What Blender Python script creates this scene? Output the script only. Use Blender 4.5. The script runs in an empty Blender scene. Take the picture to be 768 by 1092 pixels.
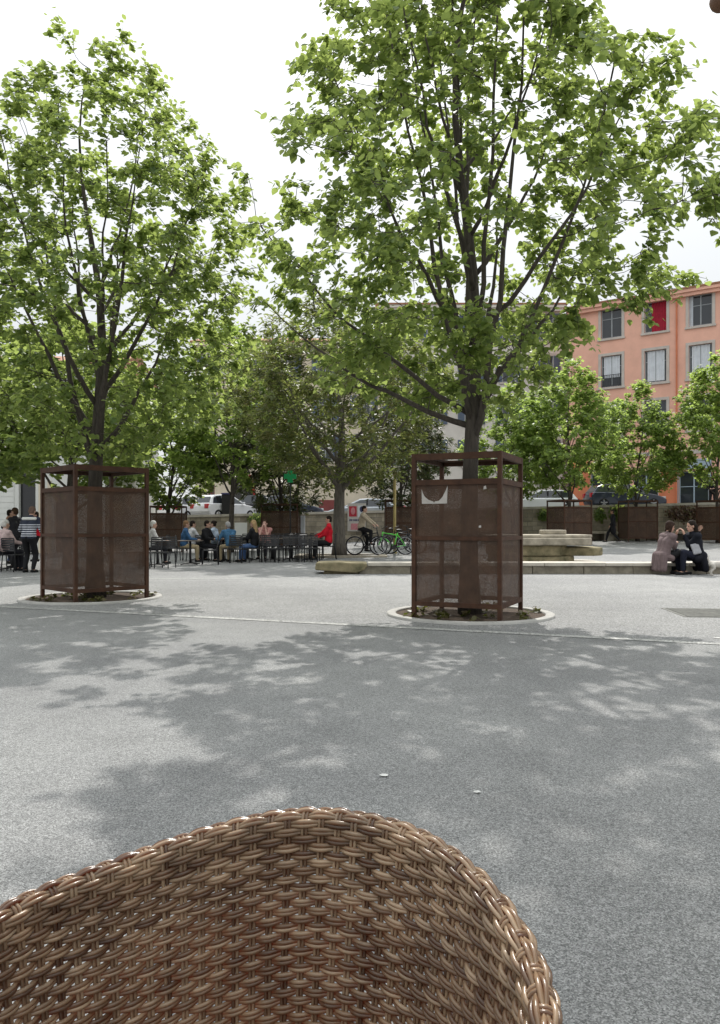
import bpy, bmesh, math, random
import numpy as np
from mathutils import Vector, Matrix, Quaternion
PI = math.pi
rad = math.radians
scene = bpy.context.scene
col = scene.collection

# ------------------------------------------------------------------ camera
EYE, FPX = 1.2, 820.0
cam_d = bpy.data.cameras.new('camera')
cam = bpy.data.objects.new('camera', cam_d)
col.objects.link(cam)
cam_d.sensor_fit = 'VERTICAL'
cam_d.sensor_height = 24.0
cam_d.lens = 24.0 * FPX / 1092.0
cam_d.shift_y = 15.0 / 1092.0
cam_d.clip_start = 0.05
cam_d.clip_end = 3000
cam.location = (0, 0, EYE)
cam.rotation_euler = (rad(90), 0, 0)
scene.camera = cam

# ------------------------------------------------------------------ sky and sun
SUN_EL, SUN_AZ = rad(48), rad(3)
HAZE_FAC, HAZE_COL = 0.93, (5.75, 5.95, 6.08)
world = bpy.data.worlds.new('World')
scene.world = world
world.use_nodes = True
wn = world.node_tree
wn.nodes.clear()
w_out = wn.nodes.new('ShaderNodeOutputWorld')
w_bg = wn.nodes.new('ShaderNodeBackground')
w_sky = wn.nodes.new('ShaderNodeTexSky')
w_sky.sky_type = 'NISHITA'
w_sky.sun_disc = False
w_sky.sun_elevation = SUN_EL
w_sky.sun_rotation = SUN_AZ
w_sky.air_density = 1.0
w_sky.dust_density = 3.0
w_sky.ozone_density = 1.0
w_bg.inputs['Strength'].default_value = 0.15
# high thin haze: the clear-sky colours are mostly washed out to an even white
w_bw = wn.nodes.new('ShaderNodeRGBToBW')
wn.links.new(w_sky.outputs['Color'], w_bw.inputs['Color'])
w_m1 = wn.nodes.new('ShaderNodeMix'); w_m1.data_type = 'RGBA'; w_m1.inputs[0].default_value = 0.55
wn.links.new(w_sky.outputs['Color'], w_m1.inputs[6]); wn.links.new(w_bw.outputs['Val'], w_m1.inputs[7])
w_m2 = wn.nodes.new('ShaderNodeMix'); w_m2.data_type = 'RGBA'; w_m2.inputs[0].default_value = HAZE_FAC
wn.links.new(w_m1.outputs[2], w_m2.inputs[6]); 
# the haze is brighter overhead than towards the horizon, as over any veiled sky
w_tc = wn.nodes.new('ShaderNodeTexCoord'); w_sx = wn.nodes.new('ShaderNodeSeparateXYZ')
wn.links.new(w_tc.outputs['Generated'], w_sx.inputs[0])
w_sq = wn.nodes.new('ShaderNodeMath'); w_sq.operation = 'MULTIPLY'
wn.links.new(w_sx.outputs['Z'], w_sq.inputs[0]); wn.links.new(w_sx.outputs['Z'], w_sq.inputs[1])
w_mr = wn.nodes.new('ShaderNodeMath'); w_mr.operation = 'MULTIPLY_ADD'
w_mr.inputs[1].default_value = 1.0; w_mr.inputs[2].default_value = 0.46
wn.links.new(w_sq.outputs[0], w_mr.inputs[0])
w_vm = wn.nodes.new('ShaderNodeVectorMath'); w_vm.operation = 'SCALE'
w_vm.inputs[0].default_value = HAZE_COL
wn.links.new(w_mr.outputs[0], w_vm.inputs['Scale'])
wn.links.new(w_vm.outputs['Vector'], w_m2.inputs[7])
wn.links.new(w_m2.outputs[2], w_bg.inputs['Color'])
wn.links.new(w_bg.outputs['Background'], w_out.inputs['Surface'])
sun_d = bpy.data.lights.new('sun', 'SUN')
sun_d.energy = 2.4
sun_d.angle = rad(0.6)
sun_d.color = (1.0, 0.965, 0.92)
sun = bpy.data.objects.new('sun', sun_d)
col.objects.link(sun)
to_sun = Vector((math.cos(SUN_EL) * math.sin(SUN_AZ), math.cos(SUN_EL) * math.cos(SUN_AZ), math.sin(SUN_EL)))
sun.rotation_euler = to_sun.to_track_quat('Z', 'Y').to_euler()
sun.location = (0, 30, 60)

vs = scene.view_settings
vs.view_transform = 'Standard'
vs.look = 'None'
vs.gamma = 1.0
vs.use_curve_mapping = False
vs.exposure = 0.85
scene.render.engine = 'CYCLES'
scene.cycles.use_denoising = True
scene.cycles.transparent_max_bounces = 40
scene.cycles.max_bounces = 8
scene.cycles.diffuse_bounces = 4
scene.cycles.transmission_bounces = 6

# ------------------------------------------------------------------ helpers
def smooth(a, b, x):
    t = min(1.0, max(0.0, (x - a) / (b - a)))
    return t * t * (3 - 2 * t)

def gz(x, y):
    """height of the square's paving: level near the camera, rising gently at the back right"""
    return 0.0213 * min(max(0.0, y - 22.0), 20.0) * smooth(-8, 3, x)

def at(px, Y):
    return (px - 384.0) / FPX * Y

def zat(py, Y):
    return EYE - (py - 561.0) / FPX * Y

def link(o, parent=None):
    col.objects.link(o)
    if parent is not None:
        o.parent = parent
    return o

def tag(o, label=None, cat=None, group=None, kind=None):
    if label: o['label'] = label
    if cat: o['category'] = cat
    if group: o['group'] = group
    if kind: o['kind'] = kind
    return o

def empty(name, loc=(0, 0, 0), rz=0.0, label=None, cat=None, group=None):
    o = bpy.data.objects.new(name, None)
    o.empty_display_size = 0.2
    col.objects.link(o)
    o.location = loc
    o.rotation_euler = (0, 0, rz)
    return tag(o, label, cat, group)

def copy_tree(o, parent=None):
    c = o.copy()
    col.objects.link(c)
    c.parent = parent
    for ch in list(o.children):
        copy_tree(ch, c)
    return c

class MB:
    """collects shapes; build() links them as ONE mesh object"""
    def __init__(s):
        s.v, s.f, s.m, s.mi = [], [], [], 0
    def mesh(s, verts, faces):
        b = len(s.v)
        s.v.extend([tuple(v) for v in verts])
        for f in faces:
            s.f.append([i + b for i in f]); s.m.append(s.mi)
        return s
    def box(s, lo, hi, M=None):
        x0, y0, z0 = lo; x1, y1, z1 = hi
        vv = [Vector(p) for p in ((x0,y0,z0),(x1,y0,z0),(x1,y1,z0),(x0,y1,z0),(x0,y0,z1),(x1,y0,z1),(x1,y1,z1),(x0,y1,z1))]
        if M is not None: vv = [M @ p for p in vv]
        return s.mesh(vv, [(0,3,2,1),(4,5,6,7),(0,1,5,4),(1,2,6,5),(2,3,7,6),(3,0,4,7)])
    def tube(s, pts, radii, n=8, cap=True, closed=False):
        pts = [Vector(p) for p in pts]
        if not hasattr(radii, '__len__'): radii = [radii] * len(pts)
        N = len(pts); rings = []
        prev = None
        for i, p in enumerate(pts):
            if closed: t = pts[(i + 1) % N] - pts[i - 1]
            else: t = pts[min(i + 1, N - 1)] - pts[max(i - 1, 0)]
            if t.length < 1e-9: t = Vector((0, 0, 1))
            t.normalize()
            if prev is None:
                a = Vector((0, 0, 1)) if abs(t.z) < 0.9 else Vector((1, 0, 0))
                prev = (a - t * a.dot(t)).normalized()
            else:
                prev = prev - t * prev.dot(t)
                if prev.length < 1e-6:
                    a = Vector((1, 0, 0)); prev = a - t * a.dot(t)
                prev.normalize()
            b = t.cross(prev)
            rings.append([p + (prev * math.cos(2*PI*k/n) + b * math.sin(2*PI*k/n)) * radii[i] for k in range(n)])
        verts = [q for r in rings for q in r]
        faces = []
        M = N if closed else N - 1
        for i in range(M):
            a, c = i * n, ((i + 1) % N) * n
            for k in range(n):
                k2 = (k + 1) % n
                faces.append((a + k, a + k2, c + k2, c + k))
        if cap and not closed:
            faces.append(tuple(range(n - 1, -1, -1)))
            faces.append(tuple((N - 1) * n + k for k in range(n)))
        return s.mesh(verts, faces)
    def lathe(s, prof, n=24, c=(0, 0, 0), cap=True):
        verts, faces = [], []
        for r, z in prof:
            for k in range(n):
                a = 2*PI*k/n
                verts.append((c[0] + r*math.cos(a), c[1] + r*math.sin(a), c[2] + z))
        for i in range(len(prof) - 1):
            for k in range(n):
                k2 = (k + 1) % n
                faces.append((i*n + k, i*n + k2, (i+1)*n + k2, (i+1)*n + k))
        if cap:
            faces.append(tuple(range(n - 1, -1, -1)))
            faces.append(tuple((len(prof) - 1)*n + k for k in range(n)))
        return s.mesh(verts, faces)
    def ball(s, c, r, n=12, m=8):
        if not hasattr(r, '__len__'): r = (r, r, r)
        verts = [(c[0], c[1], c[2] - r[2])]
        for i in range(1, m):
            a = -PI/2 + PI*i/m
            for k in range(n):
                b = 2*PI*k/n
                verts.append((c[0] + r[0]*math.cos(a)*math.cos(b), c[1] + r[1]*math.cos(a)*math.sin(b), c[2] + r[2]*math.sin(a)))
        verts.append((c[0], c[1], c[2] + r[2]))
        faces = []
        for k in range(n):
            faces.append((0, 1 + (k + 1) % n, 1 + k))
            t = 1 + (m - 2)*n
            faces.append((len(verts) - 1, t + k, t + (k + 1) % n))
        for i in range(m - 2):
            for k in range(n):
                a, b = 1 + i*n, 1 + (i + 1)*n
                faces.append((a + k, a + (k + 1) % n, b + (k + 1) % n, b + k))
        return s.mesh(verts, faces)
    def capsule(s, p0, p1, r0, r1, n=10):
        p0, p1 = Vector(p0), Vector(p1)
        d = p1 - p0
        L = d.length
        if L < 1e-5: return s.ball(p0, r0)
        d.normalize()
        pts, rr = [], []
        for k in range(0, 4):
            a = PI/2 * k/3
            pts.append(p0 - d * r0 * math.cos(a)); rr.append(max(r0 * math.sin(a), r0*0.03))
        for k in range(0, 4):
            a = PI/2 * k/3
            pts.append(p1 + d * r1 * math.sin(a)); rr.append(max(r1 * math.cos(a), r1*0.03))
        return s.tube(pts, rr, n)
    def prism(s, poly, y0, y1):
        """polygon in x,z extruded along y"""
        n = len(poly)
        verts = [(x, y0, z) for x, z in poly] + [(x, y1, z) for x, z in poly]
        faces = [tuple(range(n)), tuple(range(2*n - 1, n - 1, -1))]
        faces += [(i, n + i, n + (i + 1) % n, (i + 1) % n) for i in range(n)]
        return s.mesh(verts, faces)
    def to_mesh(s, name, mats, smoothf=False, bevel=0.0, seg=2):
        me = bpy.data.meshes.new(name)
        me.from_pydata(s.v, [], s.f)
        if not isinstance(mats, (list, tuple)): mats = [mats]
        for m in mats: me.materials.append(m)
        if len(mats) > 1: me.polygons.foreach_set('material_index', s.m)
        if bevel > 0:
            bm = bmesh.new(); bm.from_mesh(me)
            bmesh.ops.recalc_face_normals(bm, faces=bm.faces)
            ed = [e for e in bm.edges if len(e.link_faces) == 2 and e.calc_face_angle(0) > 0.5]
            bmesh.ops.bevel(bm, geom=ed, offset=bevel, segments=seg, affect='EDGES', profile=0.5, clamp_overlap=True)
            bm.to_mesh(me); bm.free()
        else:
            bm = bmesh.new(); bm.from_mesh(me)
            bmesh.ops.recalc_face_normals(bm, faces=bm.faces)
            bm.to_mesh(me); bm.free()
        if smoothf: me.polygons.foreach_set('use_smooth', [True]*len(me.polygons))
        me.update()
        return me
    def build(s, name, mats, parent=None, smoothf=False, bevel=0.0, seg=2):
        o = bpy.data.objects.new(name, s.to_mesh(name, mats, smoothf, bevel, seg))
        return link(o, parent)

def fast_mesh(name, V, F, mats, smoothf=False, fmat=None):
    """V (n,3) array, F (m,k) int array"""
    me = bpy.data.meshes.new(name)
    n, (m, k) = len(V), F.shape
    me.vertices.add(n); me.vertices.foreach_set('co', np.asarray(V, dtype=np.float32).ravel())
    me.loops.add(m*k); me.loops.foreach_set('vertex_index', F.astype(np.int32).ravel())
    me.polygons.add(m); me.polygons.foreach_set('loop_start', np.arange(0, m*k, k, dtype=np.int32))
    if not isinstance(mats, (list, tuple)): mats = [mats]
    for mm in mats: me.materials.append(mm)
    if fmat is not None: me.polygons.foreach_set('material_index', fmat.astype(np.int32))
    if smoothf: me.polygons.foreach_set('use_smooth', np.ones(m, dtype=bool))
    me.update(calc_edges=True)
    me.validate()
    return me

# ------------------------------------------------------------------ materials
def nodes_of(name):
    m = bpy.data.materials.new(name)
    m.use_nodes = True
    nt = m.node_tree
    nt.nodes.clear()
    out = nt.nodes.new('ShaderNodeOutputMaterial')
    return m, nt, out

def N(nt, kind, **kw):
    n = nt.nodes.new(kind)
    for k, v in kw.items():
        if k in n.inputs: n.inputs[k].default_value = v
        else: setattr(n, k, v)
    return n

def ramp(nt, src, stops):
    r = nt.nodes.new('ShaderNodeValToRGB')
    el = r.color_ramp.elements
    while len(el) > 1: el.remove(el[-1])
    el[0].position, el[0].color = stops[0][0], tuple(stops[0][1]) + (1,)
    for p, c in stops[1:]:
        e = el.new(p); e.color = tuple(c) + (1,)
    nt.links.new(src, r.inputs['Fac'])
    return r.outputs['Color']

def mix(nt, fac, a, b, mode='MIX'):
    n = nt.nodes.new('ShaderNodeMix')
    n.data_type = 'RGBA'; n.blend_type = mode
    for key, v in ((0, fac), (6, a), (7, b)):
        if hasattr(v, 'is_linked') or hasattr(v, 'links'): nt.links.new(v, n.inputs[key])
        elif key == 0: n.inputs[0].default_value = v
        else: n.inputs[key].default_value = tuple(v) + (1,)
    return n.outputs[2]

def sc_(c, k): return tuple(min(1, x*k) for x in c)

def pbr(name, c, rough=0.7, var=0.25, scale=6.0, bump=0.0, bscale=40.0, metal=0.0, spec=0.4, coat=0.0, hue=None):
    m, nt, out = nodes_of(name)
    p = N(nt, 'ShaderNodeBsdfPrincipled', Roughness=rough, Metallic=metal)
    p.inputs['Specular IOR Level'].default_value = spec
    p.inputs['Coat Weight'].default_value = coat
    tc = N(nt, 'ShaderNodeTexCoord')
    nz = N(nt, 'ShaderNodeTexNoise', Scale=scale, Detail=6.0, Roughness=0.65)
    nt.links.new(tc.outputs['Object'], nz.inputs['Vector'])
    c2 = hue if hue else sc_(c, 1 - var)
    colr = ramp(nt, nz.outputs['Fac'], [(0.3, c2), (0.65, sc_(c, 1 + var*0.4))])
    nt.links.new(colr, p.inputs['Base Color'])
    if bump > 0:
        nb = N(nt, 'ShaderNodeTexNoise', Scale=bscale, Detail=4.0)
        nt.links.new(tc.outputs['Object'], nb.inputs['Vector'])
        b = N(nt, 'ShaderNodeBump', Strength=bump, Distance=0.02)
        nt.links.new(nb.outputs['Fac'], b.inputs['Height'])
        nt.links.new(b.outputs['Normal'], p.inputs['Normal'])
    nt.links.new(p.outputs['BSDF'], out.inputs['Surface'])
    return m

def leaf_mat(name, lo, mid, hi, tcol, tfac=0.42, rough=0.45):
    m, nt, out = nodes_of(name)
    g = N(nt, 'ShaderNodeNewGeometry')
    c = ramp(nt, g.outputs['Random Per Island'], [(0.0, lo), (0.5, mid), (1.0, hi)])
    p = N(nt, 'ShaderNodeBsdfPrincipled', Roughness=rough)
    p.inputs['Specular IOR Level'].default_value = 0.35
    nt.links.new(c, p.inputs['Base Color'])
    t = N(nt, 'ShaderNodeBsdfTranslucent')
    tc = mix(nt, 0.55, c, tcol)
    nt.links.new(tc, t.inputs['Color'])
    mx = N(nt, 'ShaderNodeMixShader', Fac=tfac)
    nt.links.new(p.outputs['BSDF'], mx.inputs[1]); nt.links.new(t.outputs['BSDF'], mx.inputs[2])
    nt.links.new(mx.outputs['Shader'], out.inputs['Surface'])
    return m

def bark_mat(name, c):
    m, nt, out = nodes_of(name)
    p = N(nt, 'ShaderNodeBsdfPrincipled', Roughness=0.9)
    tc = N(nt, 'ShaderNodeTexCoord')
    mp = N(nt, 'ShaderNodeMapping'); mp.inputs['Scale'].default_value = (14, 14, 2.2)
    nt.links.new(tc.outputs['Object'], mp.inputs['Vector'])
    nz = N(nt, 'ShaderNodeTexNoise', Scale=1.6, Detail=7.0, Roughness=0.7)
    nt.links.new(mp.outputs['Vector'], nz.inputs['Vector'])
    nt.links.new(ramp(nt, nz.outputs['Fac'], [(0.3, sc_(c, 0.45)), (0.7, sc_(c, 1.35))]), p.inputs['Base Color'])
    b = N(nt, 'ShaderNodeBump', Strength=0.7, Distance=0.03)
    nt.links.new(nz.outputs['Fac'], b.inputs['Height']); nt.links.new(b.outputs['Normal'], p.inputs['Normal'])
    nt.links.new(p.outputs['BSDF'], out.inputs['Surface'])
    return m

def ground_mat(name, dark, light, grain=140.0, patch=0.35, stain=0.25):
    m, nt, out = nodes_of(name)
    p = N(nt, 'ShaderNodeBsdfPrincipled', Roughness=0.82)
    p.inputs['Specular IOR Level'].default_value = 0.35
    tc = N(nt, 'ShaderNodeTexCoord')
    def noise(s, d=5.0, r=0.6):
        n = N(nt, 'ShaderNodeTexNoise', Scale=s, Detail=d, Roughness=r)
        nt.links.new(tc.outputs['Object'], n.inputs['Vector']); return n.outputs['Fac']
    vo = N(nt, 'ShaderNodeTexVoronoi', Scale=grain)
    nt.links.new(tc.outputs['Object'], vo.inputs['Vector'])
    sep = N(nt, 'ShaderNodeSeparateColor')
    nt.links.new(vo.outputs['Color'], sep.inputs['Color'])
    gr = ramp(nt, sep.outputs['Red'], [(0.0, sc_(dark, 0.5)), (0.45, dark), (0.75, light), (1.0, sc_(light, 1.3))])
    big = ramp(nt, noise(patch, 6.0, 0.62), [(0.32, (0.76, 0.76, 0.77)), (0.68, (1.14, 1.14, 1.12))])
    c = mix(nt, 1.0, gr, big, 'MULTIPLY')
    st = ramp(nt, noise(1.9, 8.0, 0.7), [(0.3, (1 - stain,)*3), (0.52, (1, 1, 1))])
    c = mix(nt, 1.0, c, st, 'MULTIPLY')
    sp = ramp(nt, noise(42.0, 3.0), [(0.35, (0.86, 0.86, 0.86)), (0.65, (1.1, 1.1, 1.1))])
    c = mix(nt, 1.0, c, sp, 'MULTIPLY')
    nt.links.new(c, p.inputs['Base Color'])
    b = N(nt, 'ShaderNodeBump', Strength=0.55, Distance=0.006)
    nt.links.new(vo.outputs['Distance'], b.inputs['Height']); nt.links.new(b.outputs['Normal'], p.inputs['Normal'])
    nt.links.new(p.outputs['BSDF'], out.inputs['Surface'])
    return m

def stone_wall_mat(name, c, mortar, w=0.55, h=0.24):
    m, nt, out = nodes_of(name)
    p = N(nt, 'ShaderNodeBsdfPrincipled', Roughness=0.9)
    tc = N(nt, 'ShaderNodeTexCoord')
    sx = N(nt, 'ShaderNodeSeparateXYZ'); cx = N(nt, 'ShaderNodeCombineXYZ')
    nt.links.new(tc.outputs['Object'], sx.inputs[0])
    ad = N(nt, 'ShaderNodeMath', operation='ADD')
    nt.links.new(sx.outputs['X'], ad.inputs[0]); nt.links.new(sx.outputs['Y'], ad.inputs[1])
    nt.links.new(ad.outputs[0], cx.inputs['X']); nt.links.new(sx.outputs['Z'], cx.inputs['Y'])
    br = N(nt, 'ShaderNodeTexBrick', Scale=1.0)
    br.inputs['Brick Width'].default_value = w; br.inputs['Row Height'].default_value = h
    br.inputs['Mortar Size'].default_value = 0.012
    br.inputs['Color1'].default_value = sc_(c, 1.15) + (1,); br.inputs['Color2'].default_value = sc_(c, 0.7) + (1,)
    br.inputs['Mortar'].default_value = tuple(mortar) + (1,)
    nt.links.new(cx.outputs[0], br.inputs['Vector'])
    nz = N(nt, 'ShaderNodeTexNoise', Scale=2.5, Detail=8.0, Roughness=0.7)
    nt.links.new(tc.outputs['Object'], nz.inputs['Vector'])
    d = ramp(nt, nz.outputs['Fac'], [(0.3, (0.6, 0.6, 0.55)), (0.65, (1.1, 1.1, 1.1))])
    nt.links.new(mix(nt, 1.0, br.outputs['Color'], d, 'MULTIPLY'), p.inputs['Base Color'])
    b = N(nt, 'ShaderNodeBump', Strength=0.6, Distance=0.03)
    nt.links.new(nz.outputs['Fac'], b.inputs['Height']); nt.links.new(b.outputs['Normal'], p.inputs['Normal'])
    nt.links.new(p.outputs['BSDF'], out.inputs['Surface'])
    return m

def perforated_mat(name, c, openr=0.36, pitch=0.012):
    """rusted sheet with round staggered holes, laid out in metres on the sheet's UVs"""
    m, nt, out = nodes_of(name)
    uv = N(nt, 'ShaderNodeUVMap'); uv.uv_map = 'UVMap'
    sx = N(nt, 'ShaderNodeSeparateXYZ'); nt.links.new(uv.outputs['UV'], sx.inputs[0])
    def mth(op, a, b=None):
        n = N(nt, 'ShaderNodeMath', operation=op)
        for i, v in enumerate((a, b)):
            if v is None: continue
            if isinstance(v, (int, float)): n.inputs[i].default_value = v
            else: nt.links.new(v, n.inputs[i])
        return n.outputs[0]
    vo = N(nt, 'ShaderNodeTexVoronoi', Scale=1.0/pitch); vo.voronoi_dimensions = '2D'
    nt.links.new(uv.outputs['UV'], vo.inputs['Vector'])
    hole = mth('LESS_THAN', vo.outputs['Distance'], openr)
    p = N(nt, 'ShaderNodeBsdfPrincipled', Roughness=0.75, Metallic=0.0)
    tc = N(nt, 'ShaderNodeTexCoord')
    nz = N(nt, 'ShaderNodeTexNoise', Scale=3.5, Detail=8.0, Roughness=0.7)
    nt.links.new(tc.outputs['Object'], nz.inputs['Vector'])
    nt.links.new(ramp(nt, nz.outputs['Fac'], [(0.3, sc_(c, 0.6)), (0.7, sc_(c, 1.5))]), p.inputs['Base Color'])
    tr = N(nt, 'ShaderNodeBsdfTransparent')
    mx = N(nt, 'ShaderNodeMixShader')
    nt.links.new(hole, mx.inputs['Fac']); nt.links.new(p.outputs['BSDF'], mx.inputs[1]); nt.links.new(tr.outputs['BSDF'], mx.inputs[2])
    nt.links.new(mx.outputs['Shader'], out.inputs['Surface'])
    return m

def wicker_mat(name):
    m, nt, out = nodes_of(name)
    g = N(nt, 'ShaderNodeNewGeometry')
    tc = N(nt, 'ShaderNodeTexCoord')
    nz = N(nt, 'ShaderNodeTexNoise', Scale=16.0, Detail=4.0, Roughness=0.6)
    nt.links.new(tc.outputs['Object'], nz.inputs['Vector'])
    a = ramp(nt, g.outputs['Random Per Island'], [(0.0, (0.10, 0.066, 0.042)), (0.3, (0.20, 0.137, 0.085)), (0.7, (0.30, 0.215, 0.137)), (1.0, (0.43, 0.33, 0.225))])
    b = ramp(nt, nz.outputs['Fac'], [(0.32, (0.55, 0.53, 0.50)), (0.66, (1.2, 1.17, 1.1))])
    c = mix(nt, 1.0, a, b, 'MULTIPLY')
    p = N(nt, 'ShaderNodeBsdfPrincipled', Roughness=0.23)
    p.inputs['Specular IOR Level'].default_value = 0.55
    nt.links.new(c, p.inputs['Base Color'])
    fn = N(nt, 'ShaderNodeTexNoise', Scale=900.0, Detail=2.0)
    nt.links.new(tc.outputs['Object'], fn.inputs['Vector'])
    bp = N(nt, 'ShaderNodeBump', Strength=0.15, Distance=0.001)
    nt.links.new(fn.outputs['Fac'], bp.inputs['Height']); nt.links.new(bp.outputs['Normal'], p.inputs['Normal'])
    t = N(nt, 'ShaderNodeBsdfTranslucent'); t.inputs['Color'].default_value = (0.75, 0.22, 0.06, 1)
    mx = N(nt, 'ShaderNodeMixShader', Fac=0.28)
    nt.links.new(p.outputs['BSDF'], mx.inputs[1]); nt.links.new(t.outputs['BSDF'], mx.inputs[2])
    nt.links.new(mx.outputs['Shader'], out.inputs['Surface'])
    return m

def glass_mat(name, c=(0.03, 0.035, 0.04), rough=0.06):
    m, nt, out = nodes_of(name)
    p = N(nt, 'ShaderNodeBsdfPrincipled', Roughness=rough)
    p.inputs['Base Color'].default_value = tuple(c) + (1,)
    p.inputs['Specular IOR Level'].default_value = 0.7
    nt.links.new(p.outputs['BSDF'], out.inputs['Surface'])
    return m

M = {}
M['asphalt'] = ground_mat('asphalt', (0.195, 0.197, 0.193), (0.285, 0.287, 0.28), grain=225, patch=0.3, stain=0.16)
M['paving'] = ground_mat('pale_paving', (0.215, 0.215, 0.21), (0.295, 0.295, 0.287), grain=90, patch=0.22, stain=0.12)
M['strip'] = ground_mat('strip_stone', (0.34, 0.34, 0.32), (0.42, 0.42, 0.40), grain=60, patch=0.8, stain=0.1)
M['street'] = ground_mat('street_asphalt', (0.09, 0.09, 0.09), (0.13, 0.13, 0.13))
M['soil'] = pbr('soil', (0.075, 0.05, 0.032), 0.95, 0.5, 14, 0.8, 60)
M['ring'] = pbr('ring_concrete', (0.40, 0.39, 0.36), 0.8, 0.2, 5, 0.2, 90)
M['grate'] = pbr('cast_iron', (0.17, 0.17, 0.15), 0.75, 0.4, 9)
M['corten'] = pbr('corten_frame', (0.066, 0.028, 0.013), 0.75, 0.45, 7, 0.15, 80)
M['perf'] = perforated_mat('corten_perforated', (0.070, 0.037, 0.021), 0.28, 0.006)
M['bark'] = bark_mat('linden_bark', (0.075, 0.062, 0.05))
M['bark2'] = bark_mat('pale_bark', (0.13, 0.115, 0.095))
M['leaf'] = leaf_mat('linden_leaf', (0.070, 0.115, 0.038), (0.10, 0.162, 0.05), (0.14, 0.20, 0.062), (0.62, 0.74, 0.18), 0.56)
M['leaf_far'] = leaf_mat('spring_leaf', (0.085, 0.135, 0.038), (0.12, 0.18, 0.05), (0.16, 0.21, 0.06), (0.66, 0.84, 0.20), 0.62)
M['leaf_dark'] = leaf_mat('magnolia_leaf', (0.035, 0.055, 0.02), (0.06, 0.085, 0.03), (0.12, 0.09, 0.055), (0.2, 0.24, 0.05), 0.3, 0.4)
M['leaf_olive'] = leaf_mat('olive_leaf', (0.065, 0.085, 0.032), (0.105, 0.13, 0.045), (0.16, 0.12, 0.065), (0.42, 0.50, 0.12), 0.48)
M['leaf_red'] = leaf_mat('russet_leaf', (0.06, 0.03, 0.02), (0.11, 0.055, 0.035), (0.12, 0.11, 0.04), (0.2, 0.1, 0.04), 0.3)
M['weed'] = leaf_mat('weed_leaf', (0.06, 0.06, 0.02), (0.10, 0.09, 0.035), (0.15, 0.11, 0.05), (0.25, 0.3, 0.05), 0.3)
M['limestone'] = pbr('limestone', (0.36, 0.32, 0.25), 0.88, 0.45, 4, 0.4, 25)
M['mossy'] = pbr('mossy_stone', (0.30, 0.25, 0.15), 0.92, 0.5, 3.2, 0.5, 22, hue=(0.10, 0.095, 0.05))
M['cap'] = pbr('pale_coping', (0.50, 0.46, 0.39), 0.8, 0.25, 3, 0.2, 50)
M['wallstone'] = stone_wall_mat('rubble_wall', (0.38, 0.33, 0.255), (0.20, 0.18, 0.15))
M['coral'] = pbr('coral_render', (0.78, 0.44, 0.33), 0.9, 0.14, 0.7, 0.1, 20)
M['coral_dark'] = pbr('orange_render', (0.60, 0.20, 0.10), 0.9, 0.15, 1.2)
M['cream'] = pbr('cream_render', (0.66, 0.58, 0.45), 0.9, 0.16, 0.6, 0.1, 20)
M['pale'] = pbr('pale_render', (0.66, 0.62, 0.56), 0.9, 0.16, 0.6, 0.1, 20)
M['white_render'] = pbr('white_render', (0.66, 0.66, 0.62), 0.9, 0.1, 0.8)
M['surround'] = pbr('window_surround', (0.52, 0.47, 0.42), 0.85, 0.15, 2)
M['sash'] = pbr('grey_sash', (0.30, 0.32, 0.33), 0.6, 0.1, 3)
M['wine'] = pbr('wine_render', (0.22, 0.06, 0.055), 0.85, 0.2, 2)
M['glass'] = glass_mat('window_glass')
M['opening_shade'] = glass_mat('dark_interior', (0.012, 0.012, 0.014), 0.2)  # near-black colour standing in for the shade inside open doorways
M['shutter'] = pbr('blue_shutter', (0.10, 0.13, 0.18), 0.6, 0.15, 3)
M['red_cloth'] = pbr('red_curtain', (0.33, 0.01, 0.03), 0.8, 0.3, 5)
M['white_cloth'] = pbr('white_curtain', (0.62, 0.65, 0.68), 0.85, 0.12, 4)
M['tile'] = pbr('roof_tile', (0.35, 0.17, 0.10), 0.9, 0.35, 4, 0.3, 14)
M['shop_blue'] = pbr('shop_frame', (0.34, 0.42, 0.48), 0.5, 0.1, 2)
M['black'] = pbr('black_metal', (0.018, 0.018, 0.02), 0.45, 0.3, 6)
M['seat_black'] = pbr('black_slats', (0.03, 0.03, 0.033), 0.35, 0.3, 9, spec=0.6)
M['table_wood'] = pbr('brown_laminate', (0.095, 0.07, 0.055), 0.4, 0.3, 5)
M['steel'] = pbr('steel', (0.45, 0.45, 0.46), 0.35, 0.1, 8, metal=0.9)
M['rubber'] = pbr('rubber', (0.015, 0.015, 0.016), 0.8, 0.2, 10)
M['green_paint'] = pbr('green_paint', (0.10, 0.62, 0.06), 0.35, 0.1, 4, coat=0.5)
M['yellow_pole'] = pbr('ochre_paint', (0.42, 0.33, 0.13), 0.6, 0.2, 5)
M['paper'] = pbr('torn_paper', (0.50, 0.47, 0.43), 0.9, 0.15, 12)
M['pink'] = pbr('pink_print', (0.55, 0.22, 0.24), 0.8, 0.2, 9)
M['red_print'] = pbr('red_print', (0.42, 0.03, 0.05), 0.8, 0.25, 12)
M['navy_print'] = pbr('navy_print', (0.05, 0.05, 0.12), 0.8, 0.2, 9)
M['pharm'] = pbr('pharmacy_green', (0.02, 0.42, 0.14), 0.4, 0.1, 4)
M['red_plastic'] = pbr('red_plastic', (0.45, 0.01, 0.015), 0.3, 0.1, 4)
M['lens'] = pbr('clear_lens', (0.6, 0.62, 0.63), 0.2, 0.1, 4)
M['plate'] = pbr('number_plate', (0.6, 0.6, 0.58), 0.5, 0.05, 5)
M['wood'] = pbr('brown_wood', (0.14, 0.07, 0.035), 0.55, 0.3, 12)
M['canvas'] = pbr('ecru_canvas', (0.55, 0.50, 0.42), 0.9, 0.08, 3)
M['litter'] = pbr('white_scrap', (0.62, 0.62, 0.58), 0.8, 0.1, 30)
M['wicker'] = wicker_mat('woven_resin')
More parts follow.
